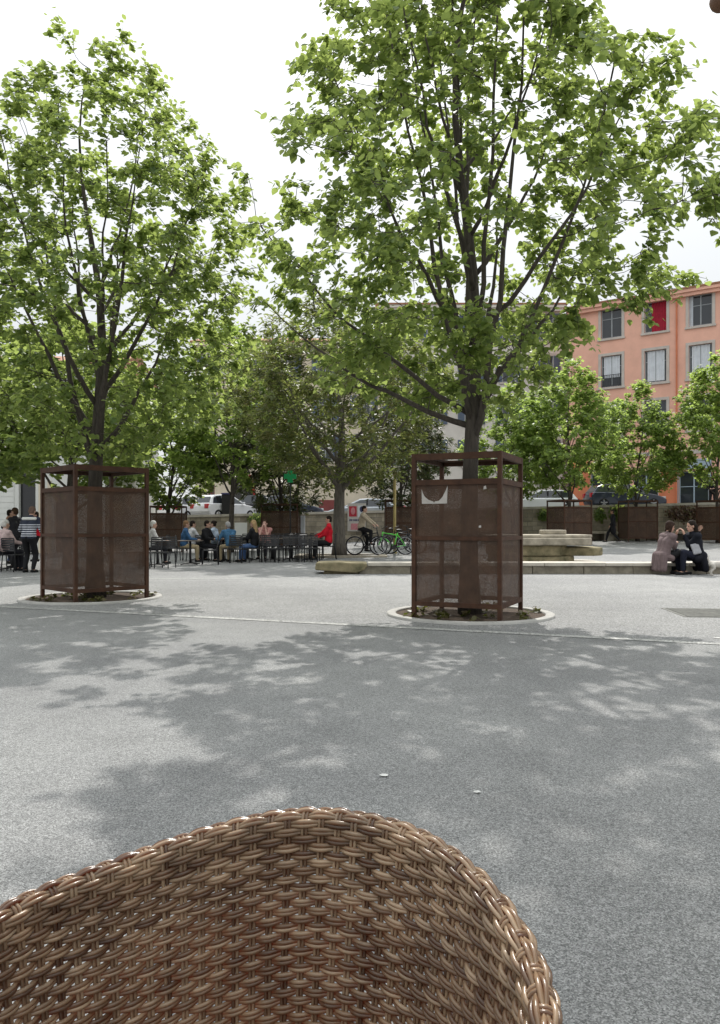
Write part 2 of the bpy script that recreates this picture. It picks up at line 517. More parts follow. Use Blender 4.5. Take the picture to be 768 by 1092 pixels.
M['cushion'] = pbr('seat_weave', (0.20, 0.10, 0.05), 0.6, 0.35, 60, 0.5, 180)
M['ground'] = M['asphalt']
for nme, c in dict(skin=(0.50, 0.30, 0.22), skin_tan=(0.36, 0.20, 0.13), skin_pink=(0.60, 0.36, 0.29)).items():
    M[nme] = pbr(nme, c, 0.55, 0.08, 12)

# ------------------------------------------------------------------ ground
def sheet(name, xs, ys, dz, m, mask=None):
    idx, V, F = {}, [], []
    for j, y in enumerate(ys):
        for i, x in enumerate(xs):
            idx[i, j] = len(V); V.append((x, y, gz(x, y) + dz))
    for j in range(len(ys) - 1):
        for i in range(len(xs) - 1):
            F.append((idx[i, j], idx[i+1, j], idx[i+1, j+1], idx[i, j+1]))
    me = bpy.data.meshes.new(name); me.from_pydata(V, [], F); me.materials.append(m)
    me.polygons.foreach_set('use_smooth', [True]*len(F))
    return link(bpy.data.objects.new(name, me))
XS = [-900, -300, -100, -60, -40] + list(np.arange(-30, 31, 1.0)) + [40, 60, 100, 300, 900]
YS = [-300, -100, -40, -20, -10] + list(np.arange(-6, 44, 1.0)) + [50, 60, 100, 300, 1500]
XS = [float(v) for v in XS]; YS = [float(v) for v in YS]
tag(sheet('ground', XS, YS, 0.0, M['asphalt']), kind='structure')

def line_y(x, off=0.0):      # the slanting joint across the square where asphalt meets pale paving
    return 9.20 - 0.401 * x + off
xs = [float(v) for v in np.arange(-30, 31, 1.0)]
V, F = [], []
rows = [0.0, 0.3] + [None]*0
ty = [float(v) for v in np.arange(22, 42.2, 1.0)] + [42.2]
for x in xs:
    y0 = line_y(x) + 0.16
    V.append((x, y0, 0.004))
    for y in ty: V.append((x, max(y, y0), gz(x, max(y, y0)) + 0.004))
n = len(ty) + 1
for i in range(len(xs) - 1):
    for j in range(n - 1):
        F.append((i*n + j, (i+1)*n + j, (i+1)*n + j + 1, i*n + j + 1))
me = bpy.data.meshes.new('paving'); me.from_pydata(V, [], F); me.materials.append(M['paving'])
tag(link(bpy.data.objects.new('paving', me)), kind='structure')
b = MB()
x = -13.0
while x < 15:
    x2 = x + 1.19
    b.mesh([(x, line_y(x), 0.005), (x2, line_y(x2), 0.005), (x2, line_y(x2) + 0.155, 0.005), (x, line_y(x) + 0.155, 0.005)], [(0, 1, 2, 3)])
    x += 1.2
tag(b.build('paving_strip', M['strip']), kind='structure')
b = MB()
b.mesh([(-16, 17.25, 0.009), (-2.5, 17.4, 0.009), (-2.5, 17.58, 0.009), (-16, 17.43, 0.009)], [(0, 1, 2, 3)])
tag(b.build('paving_band', M['strip']), kind='structure')

# street terrace above the retaining wall, its cross slope rising to the right
WALL_Y = 42.0
def street_z(x): return 1.74 + 0.0243 * x
b = MB()
xs2 = [float(v) for v in np.arange(-60, 62, 4)]
V, F = [], []
for x in xs2:
    for y in (WALL_Y + 0.45, 47, 90): V.append((x, y, street_z(x)))
for i in range(len(xs2) - 1):
    for j in range(2): F.append((i*3 + j, i*3 + 3 + j, i*3 + 4 + j, i*3 + 1 + j))
b.mesh(V, F)
tag(b.build('street', M['street']), kind='structure')

def sloped_prism(name, x0, x1, y0, y1, top0, m, parent=None, below=-0.3, step=2.0, jag=0.0):
    b = MB(); V, F = [], []
    k = int((x1 - x0)/step)
    r = random.Random(5)
    for i in range(k + 1):
        x = x0 + (x1 - x0)*i/k
        j = r.uniform(-jag, jag)
        zt = street_z(x) + top0[1]; zb = street_z(x) + top0[0] if below is None else below
        V += [(x, y0 + j, zb), (x, y1, zb), (x, y1, zt), (x, y0 + j, zt)]
    for i in range(k):
        a = i*4
        F += [(a, a+4, a+7, a+3), (a+3, a+7, a+6, a+2), (a+2, a+6, a+5, a+1), (a+1, a+5, a+4, a)]
    F += [(0, 3, 2, 1), (k*4, k*4+1, k*4+2, k*4+3)]
    b.mesh(V, F)
    return b.build(name, m, parent)
w = empty('retaining_wall', (0, 0, 0), label='long low stone retaining wall between the square and the street of parked cars', cat='wall')
sloped_prism('masonry', -31, 41, WALL_Y, WALL_Y + 0.45, (0, 0.16), M['wallstone'], w)
sloped_prism('coping', -31, 41, WALL_Y - 0.06, WALL_Y + 0.51, (0.163, 0.29), M['cap'], w, below=None)


# ------------------------------------------------------------------ trees
from mathutils import noise as mnoise
LEAF_T = np.array([(0, 0, 0), (-0.34, 0.10, 0.05), (-0.50, 0.42, 0.07), (-0.30, 0.76, 0.02), (0, 1.05, -0.10),
                   (0.30, 0.76, 0.02), (0.50, 0.42, 0.07), (0.34, 0.10, 0.05), (0, 0.45, -0.05)])
LEAF_F = np.array([(0, 8, 1), (1, 8, 2), (2, 8, 3), (3, 8, 4), (4, 8, 5), (5, 8, 6), (6, 8, 7), (7, 8, 0)])
LONG_T = np.array([(0, 0, 0), (-0.17, 0.35, 0.04), (-0.15, 0.75, 0.02), (0, 1.1, -0.06), (0.15, 0.75, 0.02), (0.17, 0.35, 0.04), (0, 0.5, -0.03)])
LONG_F = np.array([(0, 6, 1), (1, 6, 2), (2, 6, 3), (3, 6, 4), (4, 6, 5), (5, 6, 0)])

def leaves_mesh(name, P, Nrm, Tip, S, m, T=LEAF_T, F=LEAF_F):
    Z = Nrm / np.linalg.norm(Nrm, axis=1, keepdims=True)
    Y = Tip - Z * np.sum(Tip*Z, axis=1, keepdims=True)
    Y /= np.linalg.norm(Y, axis=1, keepdims=True) + 1e-9
    X = np.cross(Y, Z)
    V = P[:, None, :] + S[:, None, None]*(T[None, :, 0:1]*X[:, None, :] + T[None, :, 1:2]*Y[:, None, :] + T[None, :, 2:3]*Z[:, None, :])
    k = len(T)
    FF = (F[None] + (np.arange(len(P))*k)[:, None, None]).reshape(-1, 3)
    return fast_mesh(name, V.reshape(-1, 3), FF, m)

def prof_r(prof, z):
    return float(np.interp(z, [p[0] for p in prof], [p[1] for p in prof]))

def bez(p0, c, p1, n):
    return [p0*(1-t)**2 + c*2*t*(1-t) + p1*t*t for t in [i/(n-1) for i in range(n)]]

def tree_meshes(seed, prof, trunk_r, fork, top, n_limbs, limb_z, n_cl, per, size, spread, leafm, barkm, gap=0.0, skew=(0, 0),
                T=LEAF_T, F=LEAF_F, droop=0.5, inner=0.12, extra_limbs=(), tsides=10, lean_to=None):
    R = random.Random(seed); rng = np.random.default_rng(seed)
    wood = MB()
    # leader
    pts, rr = [], []
    nseg = 16
    for i in range(nseg + 1):
        z = top * 0.93 * i/nseg
        w = 0.05 * (z/fork if z < fork else 1 + (z - fork)*0.7)
        pts.append(Vector((w*math.sin(z*0.9 + seed), w*math.cos(z*0.7 + seed*2), z)))
        t = z/(top*0.93)
        rr.append(trunk_r*(1.25 if i == 0 else 1.0)*(1 - 0.28*min(1, z/fork)) if z <= fork else max(0.012, trunk_r*0.72*(1 - (z - fork)/(top*0.95 - fork))**1.1))
    wood.tube(pts, rr, tsides)
    nodes = [(p, r) for p, r in zip(pts, rr) if p.z > fork*0.92]
    def trunk_at(z):
        for a, b in zip(pts, pts[1:]):
            if a.z <= z <= b.z: return a.lerp(b, (z - a.z)/(b.z - a.z))
        return pts[-1].copy()
    specs = []
    az = R.uniform(0, 6.28)
    for i in range(n_limbs):
        u = i/max(1, n_limbs - 1)
        z0 = limb_z[0] + (limb_z[1] - limb_z[0])*u**1.25
        az += 2.399 + R.uniform(-0.35, 0.35)
        zt = z0 + R.uniform(0.34, 0.74)*(top - z0) + 0.3
        zt = min(zt, top*0.95)
        specs.append((z0, az, zt, R.uniform(0.72, 0.95), trunk_r*(0.40 - 0.19*u)))
    specs += list(extra_limbs)
    tips = []
    for z0, a, zt, fr, r0 in specs:
        p0 = trunk_at(z0)
        rad_ = prof_r(prof, zt)*fr
        p1 = Vector((rad_*math.cos(a) + skew[0]*(zt/top), rad_*math.sin(a) + skew[1]*(zt/top), zt))
        d = p1 - p0
        c = p0 + Vector((d.x*0.52, d.y*0.52, d.z*0.30)) + Vector((R.uniform(-.2, .2), R.uniform(-.2, .2), 0))
        L = bez(p0, c, p1, 12)
        for q in range(1, 11):
            L[q] = L[q] + Vector((R.uniform(-1, 1), R.uniform(-1, 1), R.uniform(-1, 1)))*0.035
        lr = [max(0.009, r0*(1 - 0.93*i/11)) for i in range(12)]
        wood.tube(L, lr, max(5, tsides - 3))
        tips += [L[-1] + Vector((0, 0, .03)), L[9] + Vector((0, 0, .05))]
        nodes += [(p, r) for p, r in zip(L[2:], lr[2:])]
    # leaf clusters fill the crown's volume, with gaps where a smooth noise is low
    zs = [p[0] for p in prof]
    cl = [Vector(t) for t in tips]
    tries = 0
    rmax = max(p[1] for p in prof)
    off = Vector((seed*3.1, seed*1.7, seed*0.9))
    while len(cl) < n_cl and tries < n_cl*60:
        tries += 1
        z = R.uniform(zs[0], zs[-1])
        r = prof_r(prof, z)
        if R.random() > (r/rmax)**1.3 + 0.07: continue
        a = R.uniform(0, 2*PI)
        lump = 1 + 0.20*mnoise.noise(Vector((math.cos(a)*1.6, math.sin(a)*1.6, z*0.75)) + off)*1.6
        q = math.sqrt(R.uniform(inner, 1.0))*r*lump
        if lean_to: q *= 1 - lean_to[1]*(0.5 - 0.5*math.cos(a - lean_to[0]))*2*(1 - smooth(zs[0] + .7, zs[0] + 1.7, z))
        p = Vector((q*math.cos(a) + skew[0]*z/top, q*math.sin(a) + skew[1]*z/top, z))
        if z < zs[0] + 2.6 and q < 0.42*r and R.random() < .75: continue
        if mnoise.noise(p*0.85 + off) < gap - 0.28: continue
        if any((p - c).length_squared < (spread*0.62)**2 for c in cl): continue
        cl.append(p)
    npos = np.array([n[0][:] for n in nodes]); nr = [n[1] for n in nodes]
    order = sorted(range(len(cl)), key=lambda i: np.min(np.sum((npos - np.array(cl[i][:]))**2, axis=1)))
    pl = [tuple(x) for x in npos]
    buf = np.zeros((len(pl) + len(cl)*5, 3)); buf[:len(pl)] = npos; cnt = len(pl)
    for i in order:
        c = np.array(cl[i][:])
        dv = c - buf[:cnt]
        cost = np.sqrt(np.sum(dv*dv, axis=1)) + 0.9*np.maximum(0, -(dv[:, 2] - 0.05))
        k = int(np.argmin(cost))
        p0, p1 = Vector(buf[k]), cl[i]
        d = p1 - p0
        n_ = 5
        cc = p0 + d*0.5 + Vector((R.uniform(-.12, .12), R.uniform(-.12, .12), -0.10*d.length + R.uniform(-.05, .05)))
        L = bez(p0, cc, p1, n_)
        r0 = min(nr[k]*0.75, 0.007 + 0.007*d.length)
        r0 = max(r0, 0.006)
        lr = [max(0.0045, r0*(1 - 0.6*q/(n_-1))) for q in range(n_)]
        wood.tube(L, lr, 4, cap=False)
        for q in range(1, n_):
            buf[cnt] = L[q][:]; nr.append(lr[q]); cnt += 1
    # leaves
    P, NR, TP, S = [], [], [], []
    for c in cl:
        outv = Vector((c.x, c.y, (c.z - (zs[0] + zs[-1])*0.45)*0.6)); outv = outv.normalized() if outv.length > .01 else Vector((0, 0, 1))
        m_ = max(4, int(per*R.uniform(0.6, 1.4)))
        nt = 4
        for t in range(nt):
            dirv = (outv*R.uniform(0.2, 1.0) + Vector((R.gauss(0, .6), R.gauss(0, .6), R.gauss(0.05, .45)))).normalized()
            ln = spread*R.uniform(0.55, 1.25)
            e = c + dirv*ln + Vector((0, 0, -0.10*ln))
            wood.tube([c, c + dirv*ln*0.55, e], [0.005, 0.004, 0.0025], 3, cap=False)
            for q in range(m_//nt + 1):
                f = R.uniform(0.1, 1.08)
                p = c + (e - c)*f + Vector((R.gauss(0, 1), R.gauss(0, 1), R.gauss(-0.2, 1)))*spread*0.15
                P.append(p[:])
                tp = dirv*0.6 + Vector((R.gauss(0, .7), R.gauss(0, .7), -droop + R.gauss(0, .4)))
                TP.append(tp[:])
                nn = Vector((R.gauss(0, .55), R.gauss(0, .55), 1.0)) + outv*R.uniform(0, .7)
                NR.append(nn[:])
                S.append(size*R.uniform(0.55, 1.2))
    crown = leaves_mesh('crown', np.array(P), np.array(NR), np.array(TP), np.array(S), leafm, T, F)
    trunk = wood.to_mesh('trunk', barkm, True)
    return trunk, crown

def place_tree(name, meshes, loc, rz, scale, label, cat='tree', group=None):
    t = empty(name, loc, rz, label, cat, group)
    t.scale = scale if hasattr(scale, '__len__') else (scale,)*3
    link(bpy.data.objects.new('trunk', meshes[0]), t)
    link(bpy.data.objects.new('crown', meshes[1]), t)
    return t

NEAR_X, NEAR_Y = at(501, 10.45), 10.45
LEFT_X, LEFT_Y = at(102, 12.8), 12.8
profR = [(2.95, 1.0), (3.5, 2.3), (4.3, 2.95), (5.2, 3.0), (6.4, 2.95), (7.3, 2.45), (8.3, 1.75), (9.4, 1.35), (10.6, 1.0), (11.8, .25)]
mR = tree_meshes(11, profR, 0.135, 2.45, 11.6, 17, (2.3, 6.0), 700, 50, 0.092, 0.29, M['leaf'], M['bark'], gap=-0.01, droop=.95, lean_to=(PI*0.98, .26),
                 extra_limbs=[(2.55, PI*0.97, 4.3, 0.95, 0.045), (2.7, PI*1.08, 5.0, 0.95, 0.042), (2.9, 0.5, 5.6, 0.8, 0.05)])
place_tree('linden_tree', mR, (NEAR_X, NEAR_Y, 0), 0, 1.0, 'large linden tree with spring leaves rising out of the near rusted tree guard', group='tall lindens in the square')
profL = [(2.5, .7), (3.2, 1.9), (4.2, 2.6), (5.3, 2.85), (6.3, 2.55), (7.2, 2.0), (8.1, 1.3), (8.8, .85), (9.3, .35)]
mL = tree_meshes(23, profL, 0.15, 2.4, 9.4, 16, (2.2, 5.2), 590, 50, 0.092, 0.285, M['leaf'], M['bark'], gap=-0.02, droop=.95)
place_tree('linden_tree', mL, (LEFT_X, LEFT_Y, 0), 0.6, 1.0, 'pointed linden tree at the left growing from the squarer rusted guard', group='tall lindens in the square')

profS = [(2.8, .6), (3.3, 1.6), (4.1, 2.5), (5.2, 2.75), (6.6, 2.3), (7.8, 1.4), (8.7, .6), (9.2, .2)]
mS1 = tree_meshes(31, profS, 0.115, 2.0, 9.2, 11, (1.9, 4.6), 320, 50, 0.15, 0.40, M['leaf_far'], M['bark'], gap=0.02, tsides=7)
mS2 = tree_meshes(37, profS, 0.115, 2.0, 9.2, 11, (1.9, 4.6), 320, 50, 0.15, 0.40, M['leaf_far'], M['bark'], gap=0.02, tsides=7)
mS3 = tree_meshes(41, profS, 0.14, 2.0, 9.2, 11, (1.9, 4.6), 260, 32, 0.20, 0.42, M['leaf'], M['bark'], gap=0.0, tsides=7)
profM = [(2.0, .8), (2.7, 1.7), (3.7, 2.2), (5.0, 2.2), (6.2, 1.8), (7.2, 1.1), (7.9, .3)]
mM1 = tree_meshes(51, profM, 0.13, 1.9, 7.9, 11, (1.8, 4.4), 300, 40, 0.22, 0.34, M['leaf_dark'], M['bark'], gap=0.05, T=LONG_T, F=LONG_F, droop=0.1, tsides=7)
mM2 = tree_meshes(53, profM, 0.13, 1.9, 7.9, 11, (1.8, 4.4), 300, 40, 0.22, 0.34, M['leaf_dark'], M['bark'], gap=0.05, T=LONG_T, F=LONG_F, droop=0.1, tsides=7)
profO = [(2.5, 1.0), (3.2, 2.4), (4.4, 3.6), (5.6, 3.9), (6.8, 3.3), (7.8, 2.0), (8.6, .6)]
mO = tree_meshes(61, profO, 0.23, 2.3, 8.4, 14, (2.1, 4.2), 520, 54, 0.19, 0.40, M['leaf_olive'], M['bark2'], gap=0.02, T=LONG_T, F=LONG_F, droop=0.2, tsides=9)

def T_(name, m, px, Y, rz, s, label, group=None):
    X = at(px, Y)
    place_tree(name, m, (X, Y, gz(X, Y)), rz, s, label, group=group)
LG = 'smaller lindens at the back of the square'
T_('linden_tree', mS1, 607, 37.5, 0.3, (1.0, 1.0, 1.0), 'slender light green linden in the cage beside the stone fountain', LG)
T_('linden_tree', mS2, 680, 40.3, 1.9, (0.92, 0.92, 0.90), 'light green linden in the guard between the black-clad walker and the seated pair', LG)
T_('linden_tree', mS1, 766, 38.5, 2.6, (0.95, 0.95, 1.05), 'bushy green linden cut by the right edge of the picture', LG)
T_('linden_tree', mS2, 547, 40.0, 4.0, (0.98, 0.98, 0.88), 'light green linden behind the near rusted guard, left of the fountain', LG)
T_('linden_tree', mS3, 180, 36.0, 0.9, (1.0, 1.0, 0.82), 'rounded deep green linden behind the terrace, in front of the white parked cars', LG)
T_('linden_tree', mS2, 246, 34.0, 5.1, (1.25, 1.25, 1.10), 'light green linden rising behind the blond person and denim blue shirt', LG)
T_('linden_tree', mS3, 72, 21.5, 2.2, (0.95, 0.95, 0.80), 'dense shady linden behind the left rusted guard', LG)
T_('linden_tree', mS3, -25, 23.0, 3.9, (1.0, 1.0, 0.85), 'dense linden reaching in past the left edge of the picture', LG)
T_('magnolia_tree', mM1, 299, 36.5, 0.4, (1.05, 1.05, 0.95), 'dark bronze-green magnolia left of the thick pale trunk', 'dark magnolias at the back')
T_('magnolia_tree', mM2, 428, 36.5, 1.7, (1.0, 1.0, 0.92), 'dark bronze-green magnolia behind the ochre pole and bicycles', 'dark magnolias at the back')
T_('olive_green_tree', mO, 362, 28.0, 0.2, (1.08, 1.08, 1.08), 'thick pale trunked tree with sparse olive brown leaves on a low kerb')

# ------------------------------------------------------------------ rusted tree guards and their rings
def make_guard(side, height, rz, panel_top=None, low_gap=0.16):
    """square cage of angle posts, open strip at the top, perforated sheets below"""
    g = empty('tree_guard', (0, 0, 0), rz)
    h = side/2; pt = panel_top or height - 0.34; t = 0.055
    fr = MB()
    for sx in (-1, 1):
        for sy in (-1, 1):
            x, y = sx*h, sy*h
            fr.box((x - t/2, y - t/2, 0.0), (x + t/2, y + t/2, height))
    e = 0.003
    for z0, z1 in ((height - 0.085, height - e), (pt - 0.07, pt), (height*0.475, height*0.475 + 0.05), (low_gap, low_gap + 0.06)):
        for s_ in (-1, 1):
            fr.box((-h + t/2, s_*h - t/2 + e, z0), (h - t/2, s_*h + t/2 - e, z1))
            fr.box((s_*h - t/2 + e, -h + t/2, z0), (s_*h + t/2 - e, h - t/2, z1))
    # flat inner lip round the open top
    for s_ in (-1, 1):
        fr.box((-h + t/2, s_*(h - 0.09) - 0.05, height - 0.03), (h - t/2, s_*(h - 0.09) + 0.05, height - 0.012))
        fr.box((s_*(h - 0.09) - 0.05, -h + 0.14, height - 0.029), (s_*(h - 0.09) + 0.05, h - 0.14, height - 0.013))
    fr.build('frame', M['corten'], g)
    for k in range(4):
        a = k*PI/2
        c, s_ = math.cos(a), math.sin(a)
        W = side - t
        q = []
        for (u, z) in ((-W/2, low_gap + 0.06), (W/2, low_gap + 0.06), (W/2, pt - 0.07), (-W/2, pt - 0.07)):
            q.append((c*u - s_*h, s_*u + c*h, z))
        me = bpy.data.meshes.new('panel'); me.from_pydata(q, [], [(0, 1, 2, 3)]); me.materials.append(M['perf'])
        uv = me.uv_layers.new(name='UVMap')
        for li, (u, z) in enumerate(((0, 0), (W, 0), (W, pt), (0, pt))): uv.data[li].uv = (u + 3.3*k, z)
        link(bpy.data.objects.new('panel', me), g)
    return g

def ring(loc, r0, r1, label, seed, n=26):
    t = empty('tree_pit_ring', loc, 0, label, 'tree pit', 'round tree pits')
    b = MB()
    b.lathe([(r0, -0.05), (r0, 0.03), (r0 + 0.01, 0.036), (r1 - 0.01, 0.036), (r1, 0.03), (r1, -0.02)], 72, cap=False)
    b.build('kerb', M['ring'], t, True)
    s_ = MB(); V = [(0, 0, 0.016)]; R = random.Random(seed); F = []
    for k in range(48): V.append((r0*math.cos(2*PI*k/48), r0*math.sin(2*PI*k/48), 0.012))
    for k in range(48): F.append((0, 1 + k, 1 + (k + 1) % 48))
    s_.mesh(V, F); s_.build('soil', M['soil'], t)
    P, NR, TP, S = [], [], [], []
    for k in range(n*9):
        q = R.randrange(n); Q = random.Random(seed*100 + q)
        a, rr = Q.uniform(0, 6.28), r0*math.sqrt(Q.uniform(0.05, 0.9))
        P.append((rr*math.cos(a) + R.gauss(0, .035), rr*math.sin(a) + R.gauss(0, .035), 0.015 + abs(R.gauss(0, .03))))
        TP.append((R.gauss(0, 1), R.gauss(0, 1), R.uniform(0.1, 1.0))); NR.append((R.gauss(0, .6), R.gauss(0, .6), 1)); S.append(R.uniform(.04, .085))
    me = leaves_mesh('weeds', np.array(P), np.array(NR), np.array(TP), np.array(S), M['weed'])
    o = link(bpy.data.objects.new('weeds', me), t); o['kind'] = 'stuff'
    return t

G_ = make_guard(1.14, 2.14, rad(-24.5))
G_.location = (at(500, 10.35), 10.35, 0)
tag(G_, 'near rusted steel tree guard with torn white paper on its sheet', 'tree guard', 'rusted tree guards')
# torn remains of a poster and a few stickers on the near guard
def on_panel(u0, z0, poly, m, name, label=None, gap=0.006):
    """poly in metres on the front-left face of the guard (local -Y face)"""
    b = MB(); y = -1.14/2 - 0.004
    n = len(poly)
    V = [(u0 + x, y - 0.002, z0 + z) for x, z in poly] + [(u0 + x, y, z0 + z) for x, z in poly]
    b.mesh(V, [tuple(range(n)), tuple(range(2*n - 1, n - 1, -1))] + [(i, n + i, n + (i + 1) % n, (i + 1) % n) for i in range(n)])
    o = b.build(name, m, G_)
    if label: o['label'] = label
on_panel(-0.46, 1.49, [(0, 0), (.34, 0), (.35, .23), (.325, .17), (.28, .085), (.23, .035), (.18, .03), (.165, .012), (.15, .03), (.09, .05), (.04, .09), (.012, .14), (-.005, .19)], M['paper'], 'torn_poster', 'torn white poster remnant with a curved bite')
on_panel(.36, 1.66, [(0, 0), (.04, .01), (.03, .05), (.005, .04)], M['paper'], 'sticker')
on_panel(.30, 1.18, [(0, 0), (.03, 0), (.03, .03), (0, .025)], M['paper'], 'sticker')
ring((at(501, 10.4), 10.4, 0), 1.0, 1.12, 'round pit with pale kerb around the near rusted guard', 3)

G2 = make_guard(1.22, 2.16, rad(-45))
G2.location = (at(101, 12.75), 12.75, 0)
tag(G2, 'rusted tree guard at the left seen corner on, streaked sheets', 'tree guard', 'rusted tree guards')
ring((at(98, 12.75), 12.75, 0), 1.02, 1.13, 'round pit with pale kerb under the left corner-on guard', 4)

gl = make_guard(1.5, 2.14, 0)
proto = gl
def far_guard(px, Y, rz, label, s=1.0, first=False):
    g = proto if first else copy_tree(proto)
    X = at(px, Y)
    g.location = (X, Y, gz(X, Y)); g.rotation_euler = (0, 0, rz); g.scale = (s, s, 1)
    tag(g, label, 'tree guard', 'rusted tree guards')
far_guard(607, 37.5, rad(18), 'rusted guard round the slender linden beside the stone fountain', 1.0, True)
far_guard(680, 40.3, rad(0), 'rusted guard face on behind the seated pair, right of the black-clad walker')
far_guard(768, 38.5, rad(20), 'rusted guard partly cut off by the right edge behind the seated pair')
far_guard(180, 36.0, rad(4), 'rusted guard behind the terrace below the white parked cars', 0.95)
far_guard(300, 36.5, rad(0), 'rusted guard round the dark magnolia behind the crowded tables', 1.1)
far_guard(428, 36.5, rad(0), 'rusted guard behind the bicycles and the ochre pole')

# ------------------------------------------------------------------ buildings
def facade(root, W, H, D, openings, wallm, plinth=None, cornice=None, roofm=None, gutter=None):
    """local frame: u along +X (0..W), front at y=0 looking to -Y, building body behind (+Y). openings (u0,v0,u1,v1)"""
    us = sorted({0.0, W} | {o[0] for o in openings} | {o[2] for o in openings})
    vv = sorted({0.0, H} | {o[1] for o in openings} | {o[3] for o in openings})
    b = MB(); dep = 0.24
    for i in range(len(us) - 1):
        for j in range(len(vv) - 1):
            cu, cv = (us[i] + us[i+1])/2, (vv[j] + vv[j+1])/2
            if any(o[0] < cu < o[2] and o[1] < cv < o[3] for o in openings): continue
            b.mesh([(us[i], 0, vv[j]), (us[i+1], 0, vv[j]), (us[i+1], 0, vv[j+1]), (us[i], 0, vv[j+1])], [(0, 1, 2, 3)])
    for u0, v0, u1, v1 in [o[:4] for o in openings]:
        b.mesh([(u0, 0, v0), (u1, 0, v0), (u1, dep, v0), (u0, dep, v0), (u0, 0, v1), (u1, 0, v1), (u1, dep, v1), (u0, dep, v1)],
               [(0, 3, 2, 1), (4, 5, 6, 7), (0, 4, 7, 3), (1, 2, 6, 5)])
    b.mesh([(0, 0, 0), (0, D, 0), (0, D, H), (0, 0, H)], [(0, 1, 2, 3)])
    b.mesh([(W, 0, 0), (W, D, 0), (W, D, H), (W, 0, H)], [(0, 1, 2, 3)])
    b.mesh([(0, D, 0), (W, D, 0), (W, D, H), (0, D, H)], [(0, 1, 2, 3)])
    b.mesh([(0, dep + 0.02, 0.02), (W, dep + 0.02, 0.02), (W, dep + 0.02, H), (0, dep + 0.02, H)], [(0, 1, 2, 3)]) if False else None
    b.build('wall', wallm, root)
    rf = MB()
    rf.mesh([(-0.3, -0.45, H + 0.12), (W + 0.3, -0.45, H + 0.12), (W + 0.3, D*0.5, H + 1.5), (-0.3, D*0.5, H + 1.5), (W + 0.3, D + .3, H + 0.12), (-0.3, D + .3, H + 0.12),
             (-0.3, -0.45, H), (W + 0.3, -0.45, H), (W + 0.3, D + .3, H), (-0.3, D + .3, H)],
            [(0, 1, 2, 3), (3, 2, 4, 5), (6, 7, 1, 0), (8, 9, 5, 4), (0, 3, 5, 9, 6), (1, 7, 8, 4, 2), (6, 9, 8, 7)])
    rf.build('roof', roofm or M['tile'], root)
    if cornice:
        c = MB(); c.box((-0.1, -0.28, H - 0.45), (W + 0.1, -0.003, H - 0.22)); c.box((-0.15, -0.40, H - 0.217), (W + 0.15, -0.003, H - 0.004))
        c.build('cornice', cornice, root)
    if plinth:
        p = MB(); p.box((0.0, -0.05, 0), (W, -0.003, plinth[0])); p.build('plinth', plinth[1], root)

def window(root, o, frame=None, surround=None, mullion=True, curtain=None, shutter=None, rail=False, label=None):
    u0, v0, u1, v1 = o[:4]
    f = MB(); y0, y1 = 0.14, 0.20; t = 0.07
    f.box((u0, y0, v0), (u0 + t, y1, v1)); f.box((u1 - t, y0, v0), (u1, y1, v1))
    f.box((u0 + t, y0, v1 - t), (u1 - t, y1, v1)); f.box((u0 + t, y0, v0), (u1 - t, y1, v0 + t))
    if mullion:
        m = (u0 + u1)/2
        f.box((m - .04, y0 - .01, v0 + t), (m + .04, y1, v1 - t))
        z = v0 + (v1 - v0)*0.66
        f.box((u0 + t, y0 + .003, z - .025), (m - .04, y1 - .003, z + .025)); f.box((m + .04, y0 + .003, z - .025), (u1 - t, y1 - .003, z + .025))
    wo = f.build('window', frame or M['sash'], root)
    p = MB(); p.box((u0 + 0.01, 0.17, v0 + 0.01), (u1 - 0.01, 0.186, v1 - 0.01)); p.build('pane', M['glass'], wo)
    if surround:
        s = MB(); w = 0.19; e = -0.035
        s.box((u0 - w, e, v0 - 0.02), (u0 - .002, -0.002, v1)); s.box((u1 + .002, e, v0 - 0.02), (u1 + w, -0.002, v1))
        s.box((u0 - w, e, v1 + .002), (u1 + w, -0.002, v1 + w)); s.box((u0 - w - .05, -0.10, v0 - 0.16), (u1 + w + .05, -0.002, v0 - 0.023))
        s.build('surround', surround, wo)
    if curtain:
        c = MB(); n = 16
        V = []; 
        cu0, cu1, cz = curtain[1]
        for k in range(n + 1):
            u = u0 + (u1 - u0)*(cu0 + (cu1 - cu0)*k/n); y = curtain[2] + 0.025*math.sin(k*1.9)
            V += [(u, y, v0 + (v1 - v0)*cz), (u, y, v1 - 0.05)]
        c.mesh(V, [(2*k, 2*k + 2, 2*k + 3, 2*k + 1) for k in range(n)])
        c.build('curtain', curtain[0], wo)
    if rail:
        r = MB(); hh = 0.85
        for k in range(9): 
            u = u0 + (u1 - u0)*(k + .5)/9; r.tube([(u, 0.03, v0), (u, 0.03, v0 + hh)], 0.014, 5)
        r.tube([(u0, 0.03, v0 + hh), (u1, 0.03, v0 + hh)], 0.02, 6); r.tube([(u0, 0.03, v0 + .08), (u1, 0.03, v0 + .08)], 0.014, 6)
        r.build('railing', M['black'], wo)
    if shutter:
        s = MB(); w = (u1 - u0)*0.5
        for a, b_ in ((u0 - w - .03, u0 - .03), (u1 + .03, u1 + w + .03)):
            s = MB()
            s.box((a, -0.07, v0), (b_, -0.03, v1))
            for k in range(14): 
                z = v0 + .1 + (v1 - v0 - .2)*k/13; s.box((a + .06, -0.085, z), (b_ - .06, -0.0702, z + .05))
            s.build('shutter', shutter, wo)
    return wo

